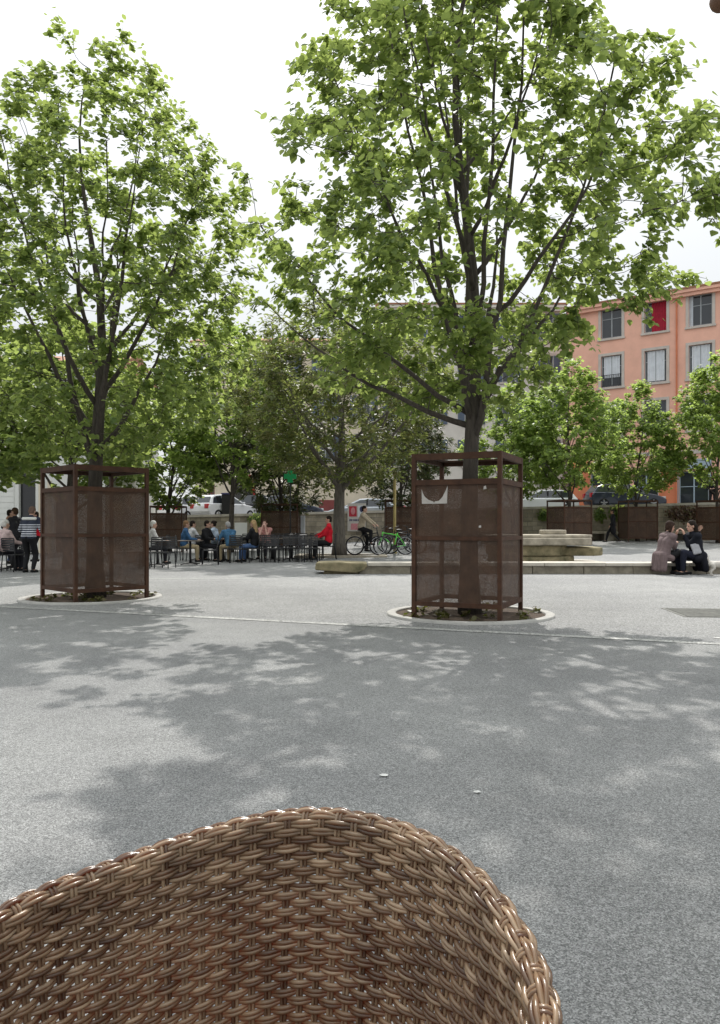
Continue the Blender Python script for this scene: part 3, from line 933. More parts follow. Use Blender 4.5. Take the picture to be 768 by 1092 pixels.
# coral building: front runs from (15.2, 55.8) to (33, 43.3), receding to the left
ax, ay, bx, by = 15.2, 55.85, 34.0, 42.6
ang = math.atan2(by - ay, bx - ax); W = math.hypot(bx - ax, by - ay)
base = 1.75
cb = empty('coral_building', (ax, ay, base), ang, 'tall coral rendered building with grey framed windows behind the right hand trees', 'building')
H = 15.15
def u_at(px):   # where the line of sight through this column meets the front
    k = (px - 384.0)/FPX
    t = (k*ay - ax)/((bx - ax) - k*(by - ay))
    return t*W
ops = []; rowz = [(12.70, 14.75), (9.25, 11.45), (5.80, 8.0)]
cols = [u_at(652), u_at(699), u_at(747), u_at(747) + 3.35, u_at(747) + 6.7]
for (z0, z1) in rowz:
    for c in cols: ops.append((c - .72, z0, c + .72, z1))
shops = [(u_at(630), 0.1, u_at(672), 3.2), (u_at(676), .1, u_at(702), 3.2), (u_at(724), .1, u_at(756), 3.1), (u_at(770), .1, u_at(800), 3.1)]
facade(cb, W, H, 11, ops + shops, M['coral'], cornice=M['coral'])
for i, o in enumerate(ops):
    r, c = divmod(i, len(cols))
    kw = dict(frame=M['sash'], surround=M['surround'])
    if r == 0 and c == 1: kw['curtain'] = (M['red_cloth'], (0.32, 1.0, 0.02), 0.10)
    elif r == 1: kw['curtain'] = (M['white_cloth'], (0.12, 0.9, 0.30 if c == 0 else 0.05), 0.12); kw['rail'] = c == 0
    elif (r, c) == (0, 2): kw['curtain'] = (M['white_cloth'], (0.0, 0.18, 0.0), 0.12)
    window(cb, o, **kw)
for i, o in enumerate(shops):
    s = window(cb, o, frame=M['shop_blue']); s.name = 'shop_window'
p = MB(); p.box((u_at(703), -0.045, 0), (u_at(722), -0.004, 4.1)); p.build('ground_floor_panel', M['coral_dark'], cb); p = MB(); p.box((0.1, -0.04, 0), (u_at(629), -0.004, 4.2)); p.build('ground_floor_panel', M['coral_dark'], cb)
p = MB(); p.box((u_at(722), -0.07, 0), (u_at(724) - .02, -0.003, 4.0)); p.box((u_at(756) + .02, -0.07, 0), (u_at(759), -0.003, 4.0)); p.box((u_at(722), -0.12, 3.25), (u_at(759), -0.003, 3.9))
p.build('shop_surround', M['shop_blue'], cb)
p = MB(); p.box((-0.05, -0.06, 4.25), (W + .05, -0.003, 4.5)); p.build('string_course', M['surround'], cb)
p = MB(); p.tube([(u_at(722), -0.1, 0.2), (u_at(722), -0.1, H - .3)], 0.055, 8); p.build('drainpipe', M['coral_dark'], cb)

def simple_block(name, x0, x1, y, zb, H, D, wallm, label, ncol, nrow, rot=0.0, shut=None, z_first=4.6, storey=3.3, ww=1.0, wh=1.9, ground=True, plinth=None, ends=1.2, bottom=None):
    r = empty(name, (x0, y, zb), rot, label, 'building')
    W = (x1 - x0)/math.cos(rot)
    ops = []
    for j in range(nrow):
        for i in range(ncol):
            c = ends + (W - 2*ends)*(i/(ncol - 1) if ncol > 1 else .5)
            ops.append((c - ww/2, z_first + j*storey, c + ww/2, z_first + j*storey + wh))
    gops = bottom or []
    facade(r, W, H, D, ops + gops, wallm, cornice=wallm, plinth=plinth)
    for o in ops: window(r, o, frame=M['sash'], surround=M['surround'], shutter=shut)
    return r, gops
# cream building at the left centre
x0 = at(208, 57.5); x1 = at(405, 57.5)
bottom = [(at(247, 57.5) - x0, 0.02, at(271, 57.5) - x0, 3.3), (at(291, 57.5) - x0, 0.02, at(305, 57.5) - x0, 2.6), (at(222, 57.5) - x0, 0.9, at(229, 57.5) - x0, 2.9)]
bl, _ = simple_block('cream_building', x0, x1, 57.5, 1.45, 13.4, 9, M['cream'], 'cream rendered building with a dark garage arch behind the white parked cars', 5, 3, storey=3.0, shut=M['shutter'], bottom=bottom)
p = MB(); o = bottom[0]; p.box((o[0], 0.2, o[1]), (o[2], 0.23, o[3])); p.build('garage_shade', M['opening_shade'], bl)  # black sheet across the open arch, painting the unlit garage inside
p = MB()
arc = [Vector((o[2] + .02 + .55*math.cos(a)*1.0 - .5, -0.06, 1.0 + 2.6*math.sin(a))) for a in np.linspace(0.0, 1.35, 8)]
p.tube(arc, 0.11, 6); p.build('red_arch', M['red_plastic'], bl)
window(bl, bottom[1], frame=M['sash']); window(bl, bottom[2], frame=M['wine'])
p = MB(); p.box((at(340, 57.5) - x0, -0.06, 0), (at(366, 57.5) - x0, -0.003, 1.7)); p.build('plinth', M['wine'], bl)
# pale building in the middle
x0 = at(405, 58.5); x1 = at(600, 58.5)
bp_, _ = simple_block('pale_building', x0 + .05, x1, 58.5, 1.75, 16.2, 9, M['pale'], 'tall pale stone coloured building with slate shutters behind the near linden', 5, 4, shut=M['shutter'], z_first=4.0, storey=3.2, wh=2.0)
x0 = at(601, 59.5)
b3, _ = simple_block('grey_building', x0 + .05, x0 + 8, 60.5, 1.75, 14.0, 8, M['white_render'], 'narrow whitish building between the pale and the coral ones', 2, 3)
# building at the left edge
x1 = at(112, 34.0)
XL = -36.0
shop = [(at(20, 34) - XL, 0.02, at(38, 34) - XL, 3.6), (at(58, 34) - XL, 0.02, at(80, 34) - XL, 2.9)]
b4, _ = simple_block('white_building', XL, x1, 34.0, 0.0, 8.2, 9, M['white_render'], 'white clad building with a dark doorway behind the left hand group', 7, 1, bottom=shop)
p = MB(); o = shop[0]; p.box((o[0], 0.21, 0.02), (o[2], 0.24, o[3])); o = shop[1]; p.box((o[0], 0.21, .02), (o[2], .24, o[3])); p.build('doorway', M['opening_shade'], b4)  # dark sheets set in both openings, their indoor shade put into the colour
p = MB()
for k in range(12): p.box((0.0, -0.03, 0.5 + k*0.25), (shop[0][0] - .2, -0.004, 0.735 + k*0.25))
p.build('cladding', M['white_render'], b4)
p = MB(); o = shop[0]; p.box((o[2] + .15, -0.05, 0), (o[2] + .4, -0.003, 3.2)); p.box((o[2] + .55, -0.05, 0), (o[2] + .7, -0.003, 3.2)); p.build('door_post', M['cream'], b4)

# ------------------------------------------------------------------ stone ledge and fountain
LY = 19.15
def stones(name, parent, m, x0, x1, y0, y1, z0, z1, lens, seed, gap=0.006, bev=0.02):
    R = random.Random(seed); b = MB(); x = x0
    while x < x1 - .05:
        L = R.uniform(*lens); xe = min(x + L, x1)
        if x1 - xe < .4: xe = x1
        j = R.uniform(-.012, .012)
        b.box((x + gap, y0 + j, z0), (xe - gap, y1, z1 + R.uniform(-.006, .006)))
        x = xe
    return b.build(name, m, parent, bevel=bev)
lg = empty('stone_ledge', (0, 0, 0), 0, 'long low stone ledge the pair sit on, its mossy left end overhanging', 'stone ledge')
stones('base_course', lg, M['limestone'], at(383, LY), 14, LY + .10, LY + .62, -0.02, 0.195, (1.1, 1.9), 4)
stones('coping', lg, M['cap'], at(392, LY), 14, LY - .02, LY + .70, 0.2, 0.285, (1.5, 2.4), 5, 0.005, 0.014)
e = MB()
e.prism([(at(336, LY), 0.12), (at(337, LY) + .02, 0.10), (at(381, LY) - .02, 0.03), (at(388, LY), 0.10), (at(391.5, LY), 0.19), (at(391.5, LY), .275), (at(360, LY), .30), (at(337, LY), 0.285)], LY - .05, LY + .95)
e.build('end_block', M['mossy'], lg, bevel=0.025)
e = MB(); e.box((at(345, LY), LY + .12, -0.02), (at(383, LY) - .01, LY + .8, 0.07)); e.build('footing', M['mossy'], lg, bevel=0.02)

FY = 22.4
fo = empty('stone_fountain', (at(575, FY), FY, 0), 0, 'stepped rough stone fountain of overhanging slabs behind the ledge', 'fountain')
def slab(name, pts, z0, z1, m, bev=0.03, seed=1):
    b = MB(); n = len(pts)
    b.mesh([(x, y, z0) for x, y in pts] + [(x, y, z1) for x, y in pts], [tuple(range(n - 1, -1, -1)), tuple(range(n, 2*n))] + [(i, (i + 1) % n, n + (i + 1) % n, n + i) for i in range(n)])
    return b.build(name, m, fo, bevel=bev)
q = FY/FPX
def fp(px): return (px - 575)*q
def oct_(x0, x1, d, c=.3): return [(x0 + c, -d), (x1 - c, -d), (x1, -d + c), (x1, d - c), (x1 - c, d), (x0 + c, d), (x0, d - c), (x0, -d + c)]
slab('base_block', oct_(fp(524), fp(606), .95), -.02, .36, M['mossy'], .04)
slab('lower_slab', oct_(fp(562), fp(638), .8, .35), .36, .60, M['mossy'], .05)
slab('body_block', oct_(fp(522), fp(598), 1.0), .365, .66, M['mossy'], .04)
slab('basin_rim', oct_(fp(518), fp(622), 1.15), .662, .87, M['limestone'], .03)
slab('top_slab', oct_(fp(522), fp(624), 1.05, .35), .872, .955, M['limestone'], .02)
slab('spout_block', oct_(fp(577), fp(602), .32, .08), .957, 1.09, M['limestone'], .03)
slab('step', oct_(fp(603), fp(642), 1.3, .2), -.02, .17, M['cap'], .02)

# kerbed island of the thick trunked tree
ik = empty('tree_kerb', (at(364, 28.0), 28.0, 0), 0, 'low stone kerb round the foot of the thick pale trunk', 'kerb')
b = MB(); b.box((-1.65, -1.0, -.05), (1.65, -.72, .16)); b.box((-1.65, .72, -.05), (1.65, 1.0, .16)); b.box((-1.65, -.715, -.05), (-1.37, .715, .16)); b.box((1.37, -.715, -.05), (1.65, .715, .16))
b.build('kerb_stone', M['limestone'], ik, bevel=.015)
b = MB(); b.box((-1.365, -.715, -.05), (1.365, .715, .12)); b.build('bed', M['soil'], ik)

# stone benches against the wall
def wall_bench(px0, px1, label):
    X0, X1 = at(px0, 41.2), at(px1, 41.2); xm = (X0 + X1)/2
    t = empty('stone_bench', (xm, 41.3, gz(xm, 41.3)), 0, label, 'bench', 'stone benches along the wall')
    h = (X1 - X0)/2
    b = MB(); b.box((-h, -.35, .38), (h, .6, .5)); b.build('seat', M['limestone'], t, bevel=.02)
    b = MB(); b.box((-h + .2, -.2, 0), (-h + .7, .58, .378)); b.build('support', M['limestone'], t)
    b = MB(); b.box((h - .7, -.2, 0), (h - .2, .58, .378)); b.build('support', M['limestone'], t)
wall_bench(612, 658, 'stone bench against the wall beside the black-clad walker')
wall_bench(697, 760, 'stone bench against the wall behind the seated pair')

# plants hanging on the wall
def wall_plant(px, py, w, h, m, label, seed, n=260, cat='plant'):
    Y = WALL_Y - 0.18; R = random.Random(seed); x = at(px, Y); z = zat(py, Y)
    t = empty('wall_plant', (x, Y, z), 0, label, cat, 'plants hanging on the wall')
    P, NR, TP, S = [], [], [], []
    for k in range(n):
        a, q_ = R.uniform(0, 6.28), math.sqrt(R.random())
        P.append((w/2*q_*math.cos(a)*(1 + .3*R.random()), R.gauss(-.02, .07), h/2*q_*math.sin(a) - abs(R.gauss(0, .12))))
        NR.append((R.gauss(0, .5), -1, R.uniform(0, 1))); TP.append((R.gauss(0, .6), R.gauss(0, .3), -1 + R.gauss(0, .5))); S.append(R.uniform(.07, .15))
    link(bpy.data.objects.new('foliage', leaves_mesh('foliage', np.array(P), np.array(NR), np.array(TP), np.array(S), m)), t)
    b = MB()
    for k in range(5):
        a = R.uniform(-.5, .5)
        b.tube([(0, .12, h*.35), (a*w*.4, -.02, h*.1), (a*w, -.03, -h*.45)], [.012, .008, .004], 4)
    b.build('stem', M['bark'], t)
wall_plant(583, 547, .8, .6, M['leaf'], 'dark green tuft on the wall left of the fountain cage', 1)
wall_plant(640, 546, .5, .6, M['leaf'], 'small green tuft on the wall just left of the black-clad walker', 2, 160)
wall_plant(660, 544, .9, .7, M['leaf'], 'green tuft on the wall above the black-clad walker', 3)
wall_plant(733, 545, 2.0, .75, M['leaf_red'], 'wide russet creeper hanging on the wall behind the seated pair', 4, 520)
wall_plant(277, 551, 1.0, .5, M['leaf'], 'green bush on the wall above the blond woman', 5)
wall_plant(529, 548, .9, .7, M['leaf'], 'green tuft on the wall mostly hidden behind the near guard', 6)

# ------------------------------------------------------------------ parked cars
PAINT = {}
def paint(name, c, metal=0.0):
    if name not in PAINT: PAINT[name] = pbr('paint_' + name, c, 0.28, 0.05, 2, metal=metal, coat=0.6)
    return PAINT[name]
def make_car(paintm, label, style='hatch', group='cars parked above the wall'):
    root = empty('parked_car', (0, 0, 0), 0, label, 'car', group)
    if style == 'hatch':
        L0, L1 = -1.98, 2.02
        low = [(L0 + .1, .24), (L0, .50), (L0 + .03, .78), (L0 + .12, .95), (.85, .93), (1.45, .84), (1.85, .70), (L1, .55), (L1, .34), (1.9, .24)]
        roofp = [(-1.86, .93), (-1.62, 1.30), (-1.35, 1.44), (-.6, 1.50), (.05, 1.45), (.95, .92)]
        side = [(-1.62, .97), (-1.48, 1.28), (-1.28, 1.38), (-.6, 1.43), (-.02, 1.39), (.72, .97)]
        rear = ((-1.80, 1.0), (-1.60, 1.34)); front = ((.88, .97), (.10, 1.41))
    else:
        L0, L1 = -2.25, 2.2
        low = [(L0 + .1, .24), (L0, .50), (L0 + .03, .80), (L0 + .14, .96), (.95, .92), (1.6, .82), (2.0, .68), (L1, .55), (L1, .34), (2.1, .24)]
        roofp = [(-2.12, .94), (-1.85, 1.28), (-1.55, 1.40), (-.6, 1.46), (.05, 1.42), (1.1, .91)]
        side = [(-1.9, .97), (-1.68, 1.27), (-1.45, 1.35), (-.6, 1.39), (-.02, 1.36), (.82, .97)]
        rear = ((-2.06, 1.0), (-1.83, 1.31)); front = ((1.0, .96), (.10, 1.38))
    b = MB(); hw = .86
    n = len(low)
    # lower body: three stations across so the flanks bulge
    V, F = [], []
    sec = [(-hw, .96, .02), (-hw*.93, 1.0, 0), (0, 1.02, -.0), (hw*.93, 1.0, 0), (hw, .96, .02)]
    for y, k, dz in sec:
        for x, z in low: V.append((x*k, y, z - dz if z > .5 else z + dz))
    for i in range(len(sec) - 1):
        for j in range(n):
            F.append((i*n + j, i*n + (j+1) % n, (i+1)*n + (j+1) % n, (i+1)*n + j))
    F += [tuple(range(n)), tuple(range(5*n - 1, 4*n - 1, -1))]
    b.mesh(V, F)
    def wid(z): return .80 - (z - .93)/.55*.20
    m = len(roofp)
    V = [(x, -wid(z), z) for x, z in roofp] + [(x, wid(z), z) for x, z in roofp]
    b.mesh(V, [tuple(range(m)), tuple(range(2*m - 1, m - 1, -1))] + [(j, m + j, m + j + 1, j + 1) for j in range(m - 1)])
    b.build('body', paintm, root, bevel=.035, seg=2)
    g = MB()
    for s_ in (-1, 1):
        V = [(x, s_*(wid(z) + .012), z) for x, z in side]
        mid = -.45
        g.mesh(V, [tuple(range(len(side)))])
    g.build('side_window', M['glass'], root)
    p = MB()
    for s_ in (-1, 1):
        for xm in (-.42, -1.22):
            p.box((xm - .04, s_*(wid(1.15)) - .05, .97), (xm + .04, s_*(wid(1.15)) + .05, 1.37))
    p.build('window_pillar', M['black'], root)
    for nm, ((xa, za), (xb, zb)), off in (('rear_window', rear, -.02), ('windscreen', front, .02)):
        q = MB(); q.mesh([(xa + off, -wid(za) + .06, za), (xa + off, wid(za) - .06, za), (xb + off, wid(zb) - .06, zb), (xb + off, -wid(zb) + .06, zb)], [(0, 1, 2, 3)])
        q.mesh([(xa + off*.2, -wid(za) + .06, za), (xa + off*.2, wid(za) - .06, za), (xb + off*.2, wid(zb) - .06, zb), (xb + off*.2, -wid(zb) + .06, zb)], [(3, 2, 1, 0)])
        q.build(nm, M['glass'], root)
    for s_ in (-1, 1):
        t = MB(); t.box((L0 - .02, s_*.63 - .15, .66), (L0 + .14, s_*.63 + .15, .92)); t.build('tail_light', M['red_plastic'], root, bevel=.02)
        t = MB(); t.box((L1 - .28, s_*.58 - .17, .57), (L1 - .02, s_*.58 + .17, .71)); t.build('headlight', M['lens'], root, bevel=.03)
        t = MB(); t.box((.55, s_*.93 - .09, .93), (.68, s_*.93 + .09, 1.06)); t.build('mirror', paintm, root, bevel=.02)
    t = MB(); t.box((L0 - .025, -.26, .42), (L0 + .02, .26, .53)); t.build('number_plate', M['plate'], root)
    for x in (L0 + .72, L1 - .80):
        for s_ in (-1, 1):
            w_ = MB()
            pts = [(x + .235*math.cos(a), s_*.80, .31 + .235*math.sin(a)) for a in np.linspace(0, 2*PI, 21)[:-1]]
            w_.tube(pts, .085, 8, closed=True)
            wo = w_.build('wheel', M['rubber'], root, True)
            h_ = MB()
            for k in range(5):
                a = k*2*PI/5; h_.box((-.03, -.02, 0), (.03, .02, .21), Matrix.Translation((x, s_*.86, .31)) @ Matrix.Rotation(a, 4, 'Y'))
            h_.tube([(x, s_*.82, .31), (x, s_*.865, .31)], .06, 12); h_.build('rim', M['steel'], wo)
    return root
def put_car(c, px, Y, heading, dz=0.0, s=1.0):
    X = at(px, Y); c.location = (X, Y, street_z(X) + dz); c.rotation_euler = (math.atan(-0.0243*0), 0, heading); c.scale = (s,)*3
white = paint('white', (.70, .71, .72)); silver = paint('silver', (.42, .45, .48), .35); blk = paint('black', (.015, .016, .02)); navy = paint('navy', (.02, .028, .05))
put_car(make_car(white, 'white hatchback behind the dark parking post, its rear window facing the square'), 240, 45.5, rad(52))
put_car(make_car(white, 'white car half hidden by the rounded linden, left of the other white hatchback'), 205, 46.5, rad(58))
put_car(make_car(blk, 'black hatchback parked right of the white hatchback under the red arch'), 271, 49.0, rad(150), .1)
put_car(make_car(navy, 'dark grey car parked behind the magnolia left of the pale trunk'), 309, 47.5, rad(12), -.05)
put_car(make_car(silver, 'silver estate car parked behind the pale trunk and the poster', 'estate'), 385, 46.5, rad(176), -.35)
put_car(make_car(white, 'white car with a red tail light parked left of the fountain cage', 'estate'), 574, 46.0, rad(178), -.1)
put_car(make_car(navy, 'long dark car parked beside the coral building above the wall', 'estate'), 666, 45.6, rad(2), .1)
put_car(make_car(paint('red', (.35, .02, .03)), 'red car glimpsed behind the ochre pole'), 422, 47.5, rad(4), -.55)

# ------------------------------------------------------------------ street furniture
X = at(242, 44.2)
t = empty('parking_post', (X, 44.2, street_z(X)), 0, 'dark square parking meter post in front of the white hatchback', 'parking meter')
b = MB(); b.box((-.26, -.2, 0), (.26, .2, 1.45)); b.build('column', M['black'], t, bevel=.02)
b = MB(); b.box((-.29, -.23, 1.455), (.29, .23, 1.55)); b.build('cap', M['navy_print'], t, bevel=.02)
X = at(421, 29.5)
t = empty('ochre_pole', (X, 29.5, gz(X, 29.5)), 0, 'thin ochre pole standing behind the bicycles', 'pole')
b = MB(); b.tube([(0, 0, 0), (0, 0, 3.15)], .055, 10); b.build('shaft', M['yellow_pole'], t, True)
b = MB(); b.lathe([(.09, 0), (.09, .05), (.06, .07)], 12); b.build('base_flange', M['yellow_pole'], t)
t = empty('poster_board', (at(380.5, WALL_Y - .1), WALL_Y - .1, zat(566.5, WALL_Y - .1)), 0, 'white poster board with red and pink pictures by the pale trunk', 'poster')
pw, ph = 1.0, 1.52
b = MB(); b.box((-pw/2, -.03, 0), (pw/2, .03, ph)); b.build('board', M['paper'], t)
b = MB(); b.box((-.42, -.036, .80), (.0, -.031, 1.36)); b.build('red_picture', M['red_print'], t)
b = MB(); b.ball((-.2, -.04, 1.1), (.12, .008, .2)); b.build('figure', M['pink'], t)
b = MB(); b.box((.06, -.036, .75), (.44, -.031, 1.40)); b.build('pale_picture', M['white_cloth'], t)
b = MB(); b.ball((.26, -.04, 1.2), (.10, .008, .16)); b.build('figure', M['navy_print'], t)
b = MB()
for k in range(9): b.box((-.40 + k*.09, -.036, .55), (-.40 + k*.09 + (.05 if k % 3 else .07), -.031, .66))
b.build('headline', M['navy_print'], t)
b = MB(); b.box((-.32, -.036, .08), (.15, -.031, .42)); b.build('pink_picture', M['pink'], t)
X = at(309.5, 33.5)
t = empty('pharmacy_sign', (X, 33.5, gz(X, 33.5)), 0, 'green pharmacy cross on a thin dark post among the magnolia leaves', 'sign')
b = MB(); a_, c_ = .11, .27; zc = zat(508, 33.5) - gz(X, 33.5)
b.prism([(x, z + zc) for x, z in [(-a_, -c_), (a_, -c_), (a_, -a_), (c_, -a_), (c_, a_), (a_, a_), (a_, c_), (-a_, c_), (-a_, a_), (-c_, a_), (-c_, -a_), (-a_, -a_)]], -.05, .05); b.build('cross', M['pharm'], t)
b = MB(); b.tube([(0, .08, 0), (0, .08, zc + .3)], .03, 8); b.build('post', M['black'], t, True)
X = at(322, 37.5)
t = empty('utility_cabinet', (X, 37.5, gz(X, 37.5)), 0, 'narrow pale cabinet with a dark top between the wall and the tables', 'cabinet')
b = MB(); b.box((-.15, -.15, 0), (.15, .15, 1.55)); b.build('housing', M['white_cloth'], t, bevel=.01)
b = MB(); b.ball((-.15, -.1, 1.48), .11); b.build('knob', M['black'], t, True)
X = at(257, 30.0)
t = empty('menu_board', (X, 30.0, 0), rad(4), 'white blank board standing behind the man with blue shirt and grey hair', 'board')
b = MB(); b.box((-.24, -.02, .78), (.24, .02, 1.33)); b.build('panel', M['white_render'], t, bevel=.01)
b = MB(); b.tube([(-.2, 0, 0), (-.2, 0, .8)], .02, 6); b.build('leg', M['black'], t)
b = MB(); b.tube([(.2, 0, 0), (.2, 0, .8)], .02, 6); b.build('leg', M['black'], t)
# drain grate, dark patch of the square, with a few scraps on the asphalt
t = empty('drain_grate', (at(746, 10.6), 10.6, 0.004), rad(-6), 'dark rectangular iron grate set in the paving at the right', 'grate')
b = MB(); b.box((-.36, -.55, 0), (.6, .55, .006)); b.build('plate', M['grate'], t)
b = MB()
for k in range(9): b.box((-.32, -.5 + k*.115, .0065), (.56, -.5 + k*.115 + .06, .013))
b.build('bars', M['grate'], t)
def scrap(px, py, s, label, seed):
    Y = EYE*FPX/(py - 561.0); R = random.Random(seed)
    b = MB(); n = 9
    V = [(s*(1 + R.uniform(-.3, .3))*math.cos(2*PI*k/n)*1.5, s*(1 + R.uniform(-.3, .3))*math.sin(2*PI*k/n), .004 + R.uniform(0, .006)) for k in range(n)]
    b.mesh(V + [(0, 0, .012)], [(k, (k + 1) % n, n) for k in range(n)])
    o = b.build('paper_scrap', M['litter']); o.location = (at(px, Y), Y, 0.002)
    tag(o, label, 'litter', 'scraps on the asphalt')
scrap(410, 828, .016, 'larger white scrap lying on the shaded asphalt', 1)
scrap(509, 846, .010, 'tiny white scrap on the asphalt above the chair', 2)
scrap(766, 681, .03, 'scrap lying on the paving at the right edge', 3)

# bicycles
def tubeb(name, pts, r, m, parent, n=6):
    b = MB(); b.tube(pts, r, n); return b.build(name, m, parent, True)
def make_bike(framem, label, loc, rz, lean=0.0):
    t = empty('bicycle', loc, rz, label, 'bicycle', 'bicycles by the ochre pole')
    t.rotation_euler = (lean, 0, rz)
    R_ = .335; xr, xf = -.52, .53
    for x in (xr, xf):
        b = MB(); b.tube([(x + R_*math.cos(a), 0, R_ + .02 + R_*math.sin(a)) for a in np.linspace(0, 2*PI, 29)[:-1]], .026, 7, closed=True)
        w_ = b.build('wheel', M['rubber'], t, True)
        b = MB(); b.tube([(x + (R_ - .03)*math.cos(a), 0, R_ + .02 + (R_ - .03)*math.sin(a)) for a in np.linspace(0, 2*PI, 29)[:-1]], .013, 5, closed=True)
        b.build('rim', M['steel'], w_, True)
        b = MB()
        for k in range(14):
            a = 2*PI*k/14; b.tube([(x, (.02 if k % 2 else -.02), R_ + .02), (x + (R_ - .03)*math.cos(a), 0, R_ + .02 + (R_ - .03)*math.sin(a))], .003, 3)
        b.tube([(x, -.05, R_ + .02), (x, .05, R_ + .02)], .02, 8); b.build('spokes', M['steel'], w_)
    bb, seat, head, headlo = Vector((-.08, 0, .29)), Vector((-.24, 0, .82)), Vector((.34, 0, .86)), Vector((.37, 0, .72))
    b = MB()
    b.tube([bb, seat], .020, 8); b.tube([seat + Vector((.02, 0, -.08)), head + Vector((0, 0, -.03))], .020, 8); b.tube([bb, headlo], .024, 8); b.tube([headlo, head], .024, 8)
    for s_ in (-1, 1):
        b.tube([bb + Vector((0, s_*.03, 0)), (xr, s_*.055, R_ + .02)], .011, 6); b.tube([seat + Vector((0, s_*.02, -.06)), (xr, s_*.055, R_ + .02)], .010, 6)
        b.tube([headlo + Vector((0, s_*.04, -.02)), (xf, s_*.05, R_ + .02)], .014, 6)
    b.build('frame', framem, t, True)
    b = MB(); b.tube([head, head + Vector((-.03, 0, .14))], .016, 6); b.tube([(.25, -.29, 1.03), (.31, -.14, 1.01), (.31, .14, 1.01), (.25, .29, 1.03)], .014, 6); b.build('handlebar', M['black'], t, True)
    b = MB(); b.tube([seat, seat + Vector((-.03, 0, .09))], .014, 6); b.ball((-.30, 0, .93), (.14, .065, .035)); b.build('saddle', M['black'], t, True)
    b = MB(); b.tube([bb + Vector((0, -.05, 0)), bb + Vector((0, .05, 0))], .085, 16)
    b.tube([bb + Vector((0, -.07, 0)), bb + Vector((.12, -.08, -.12))], .01, 5); b.box((.06, -.17, .15), (.17, -.08, .18)); b.tube([bb + Vector((0, .07, 0)), bb + Vector((-.12, .08, .12))], .01, 5); b.box((-.26, .08, .40), (-.15, .17, .43))
    b.build('crank', M['black'], t)
    return t
def on_ground(px, Y): X = at(px, Y); return (X, Y, gz(X, Y) + .004)
make_bike(M['green_paint'], 'bright green bicycle leaning by the ochre pole', on_ground(418.5, 28.4), rad(198), rad(7))
make_bike(M['black'], 'dark bicycle parked right behind the bright green one', on_ground(431, 29.0), rad(165), rad(-6))
make_bike(M['black'], 'dark bicycle at the back of the rack behind the ochre pole', on_ground(425, 30.2), rad(12), rad(5))
RIDER_BIKE = make_bike(M['black'], 'dark bicycle ridden by the person in the beige jacket', on_ground(393, 28.4), rad(-14), 0)

# ------------------------------------------------------------------ terrace chairs and tables
def make_cafe_chair():
    t = empty('terrace_chair')
    b = MB()
    for k in range(6): b.box((-.20, -.19 + k*.066, .443), (.20, -.19 + k*.066 + .055, .460))
    b.build('seat', M['seat_black'], t)
    b = MB()
    for k in range(5): b.box((-.19, -.232 - k*.008, .54 + k*.062), (.19, -.218 - k*.008, .54 + k*.062 + .046))
    b.build('backrest', M['seat_black'], t)
    for sx in (-1, 1):
        b = MB(); b.tube([(sx*.205, .20, .45), (sx*.21, .23, 0)], .015, 6); b.build('leg', M['black'], t, True)
        b = MB(); b.tube([(sx*.205, -.255, .87), (sx*.205, -.21, .45), (sx*.21, -.26, 0)], .015, 6); b.build('leg', M['black'], t, True)
    b = MB(); b.tube([(-.205, .2, .435), (.205, .2, .435), (.205, -.21, .435), (-.205, -.21, .435)], .012, 5, closed=True)
    b.tube([(-.205, -.255, .87), (.205, -.255, .87)], .015, 6); b.build('seat_frame', M['black'], t)
    return t
chair_proto = make_cafe_chair(); chair_used = [False]
def put_chair(X, Y, yaw, label, group='black terrace chairs'):
    c = copy_tree(chair_proto) if chair_used[0] else chair_proto
    chair_used[0] = True
    c.location = (X, Y, gz(X, Y) + .004); c.rotation_euler = (0, 0, yaw)
    return tag(c, label, 'chair', group)
def make_table(w=.7):
    t = empty('terrace_table')
    b = MB(); b.box((-w/2, -w/2, .722), (w/2, w/2, .75)); b.build('table_top', M['table_wood'], t, bevel=.006)
    b = MB(); b.tube([(0, 0, .05), (0, 0, .721)], .035, 10); b.build('column', M['black'], t, True)
    b = MB()
    for k in range(4):
        a = PI/4 + k*PI/2; b.tube([(0, 0, .06), (.2*math.cos(a), .2*math.sin(a), .045), (.36*math.cos(a), .36*math.sin(a), .012)], [.025, .02, .014], 6)
    b.build('base', M['black'], t, True)
    return t
table_proto = make_table(); table_used = [False]
def put_table(px, Y, yaw, label):
    c = copy_tree(table_proto) if table_used[0] else table_proto
    table_used[0] = True
    X = at(px, Y); c.location = (X, Y, gz(X, Y) + .004); c.rotation_euler = (0, 0, yaw)
    return tag(c, label, 'table', 'terrace tables')

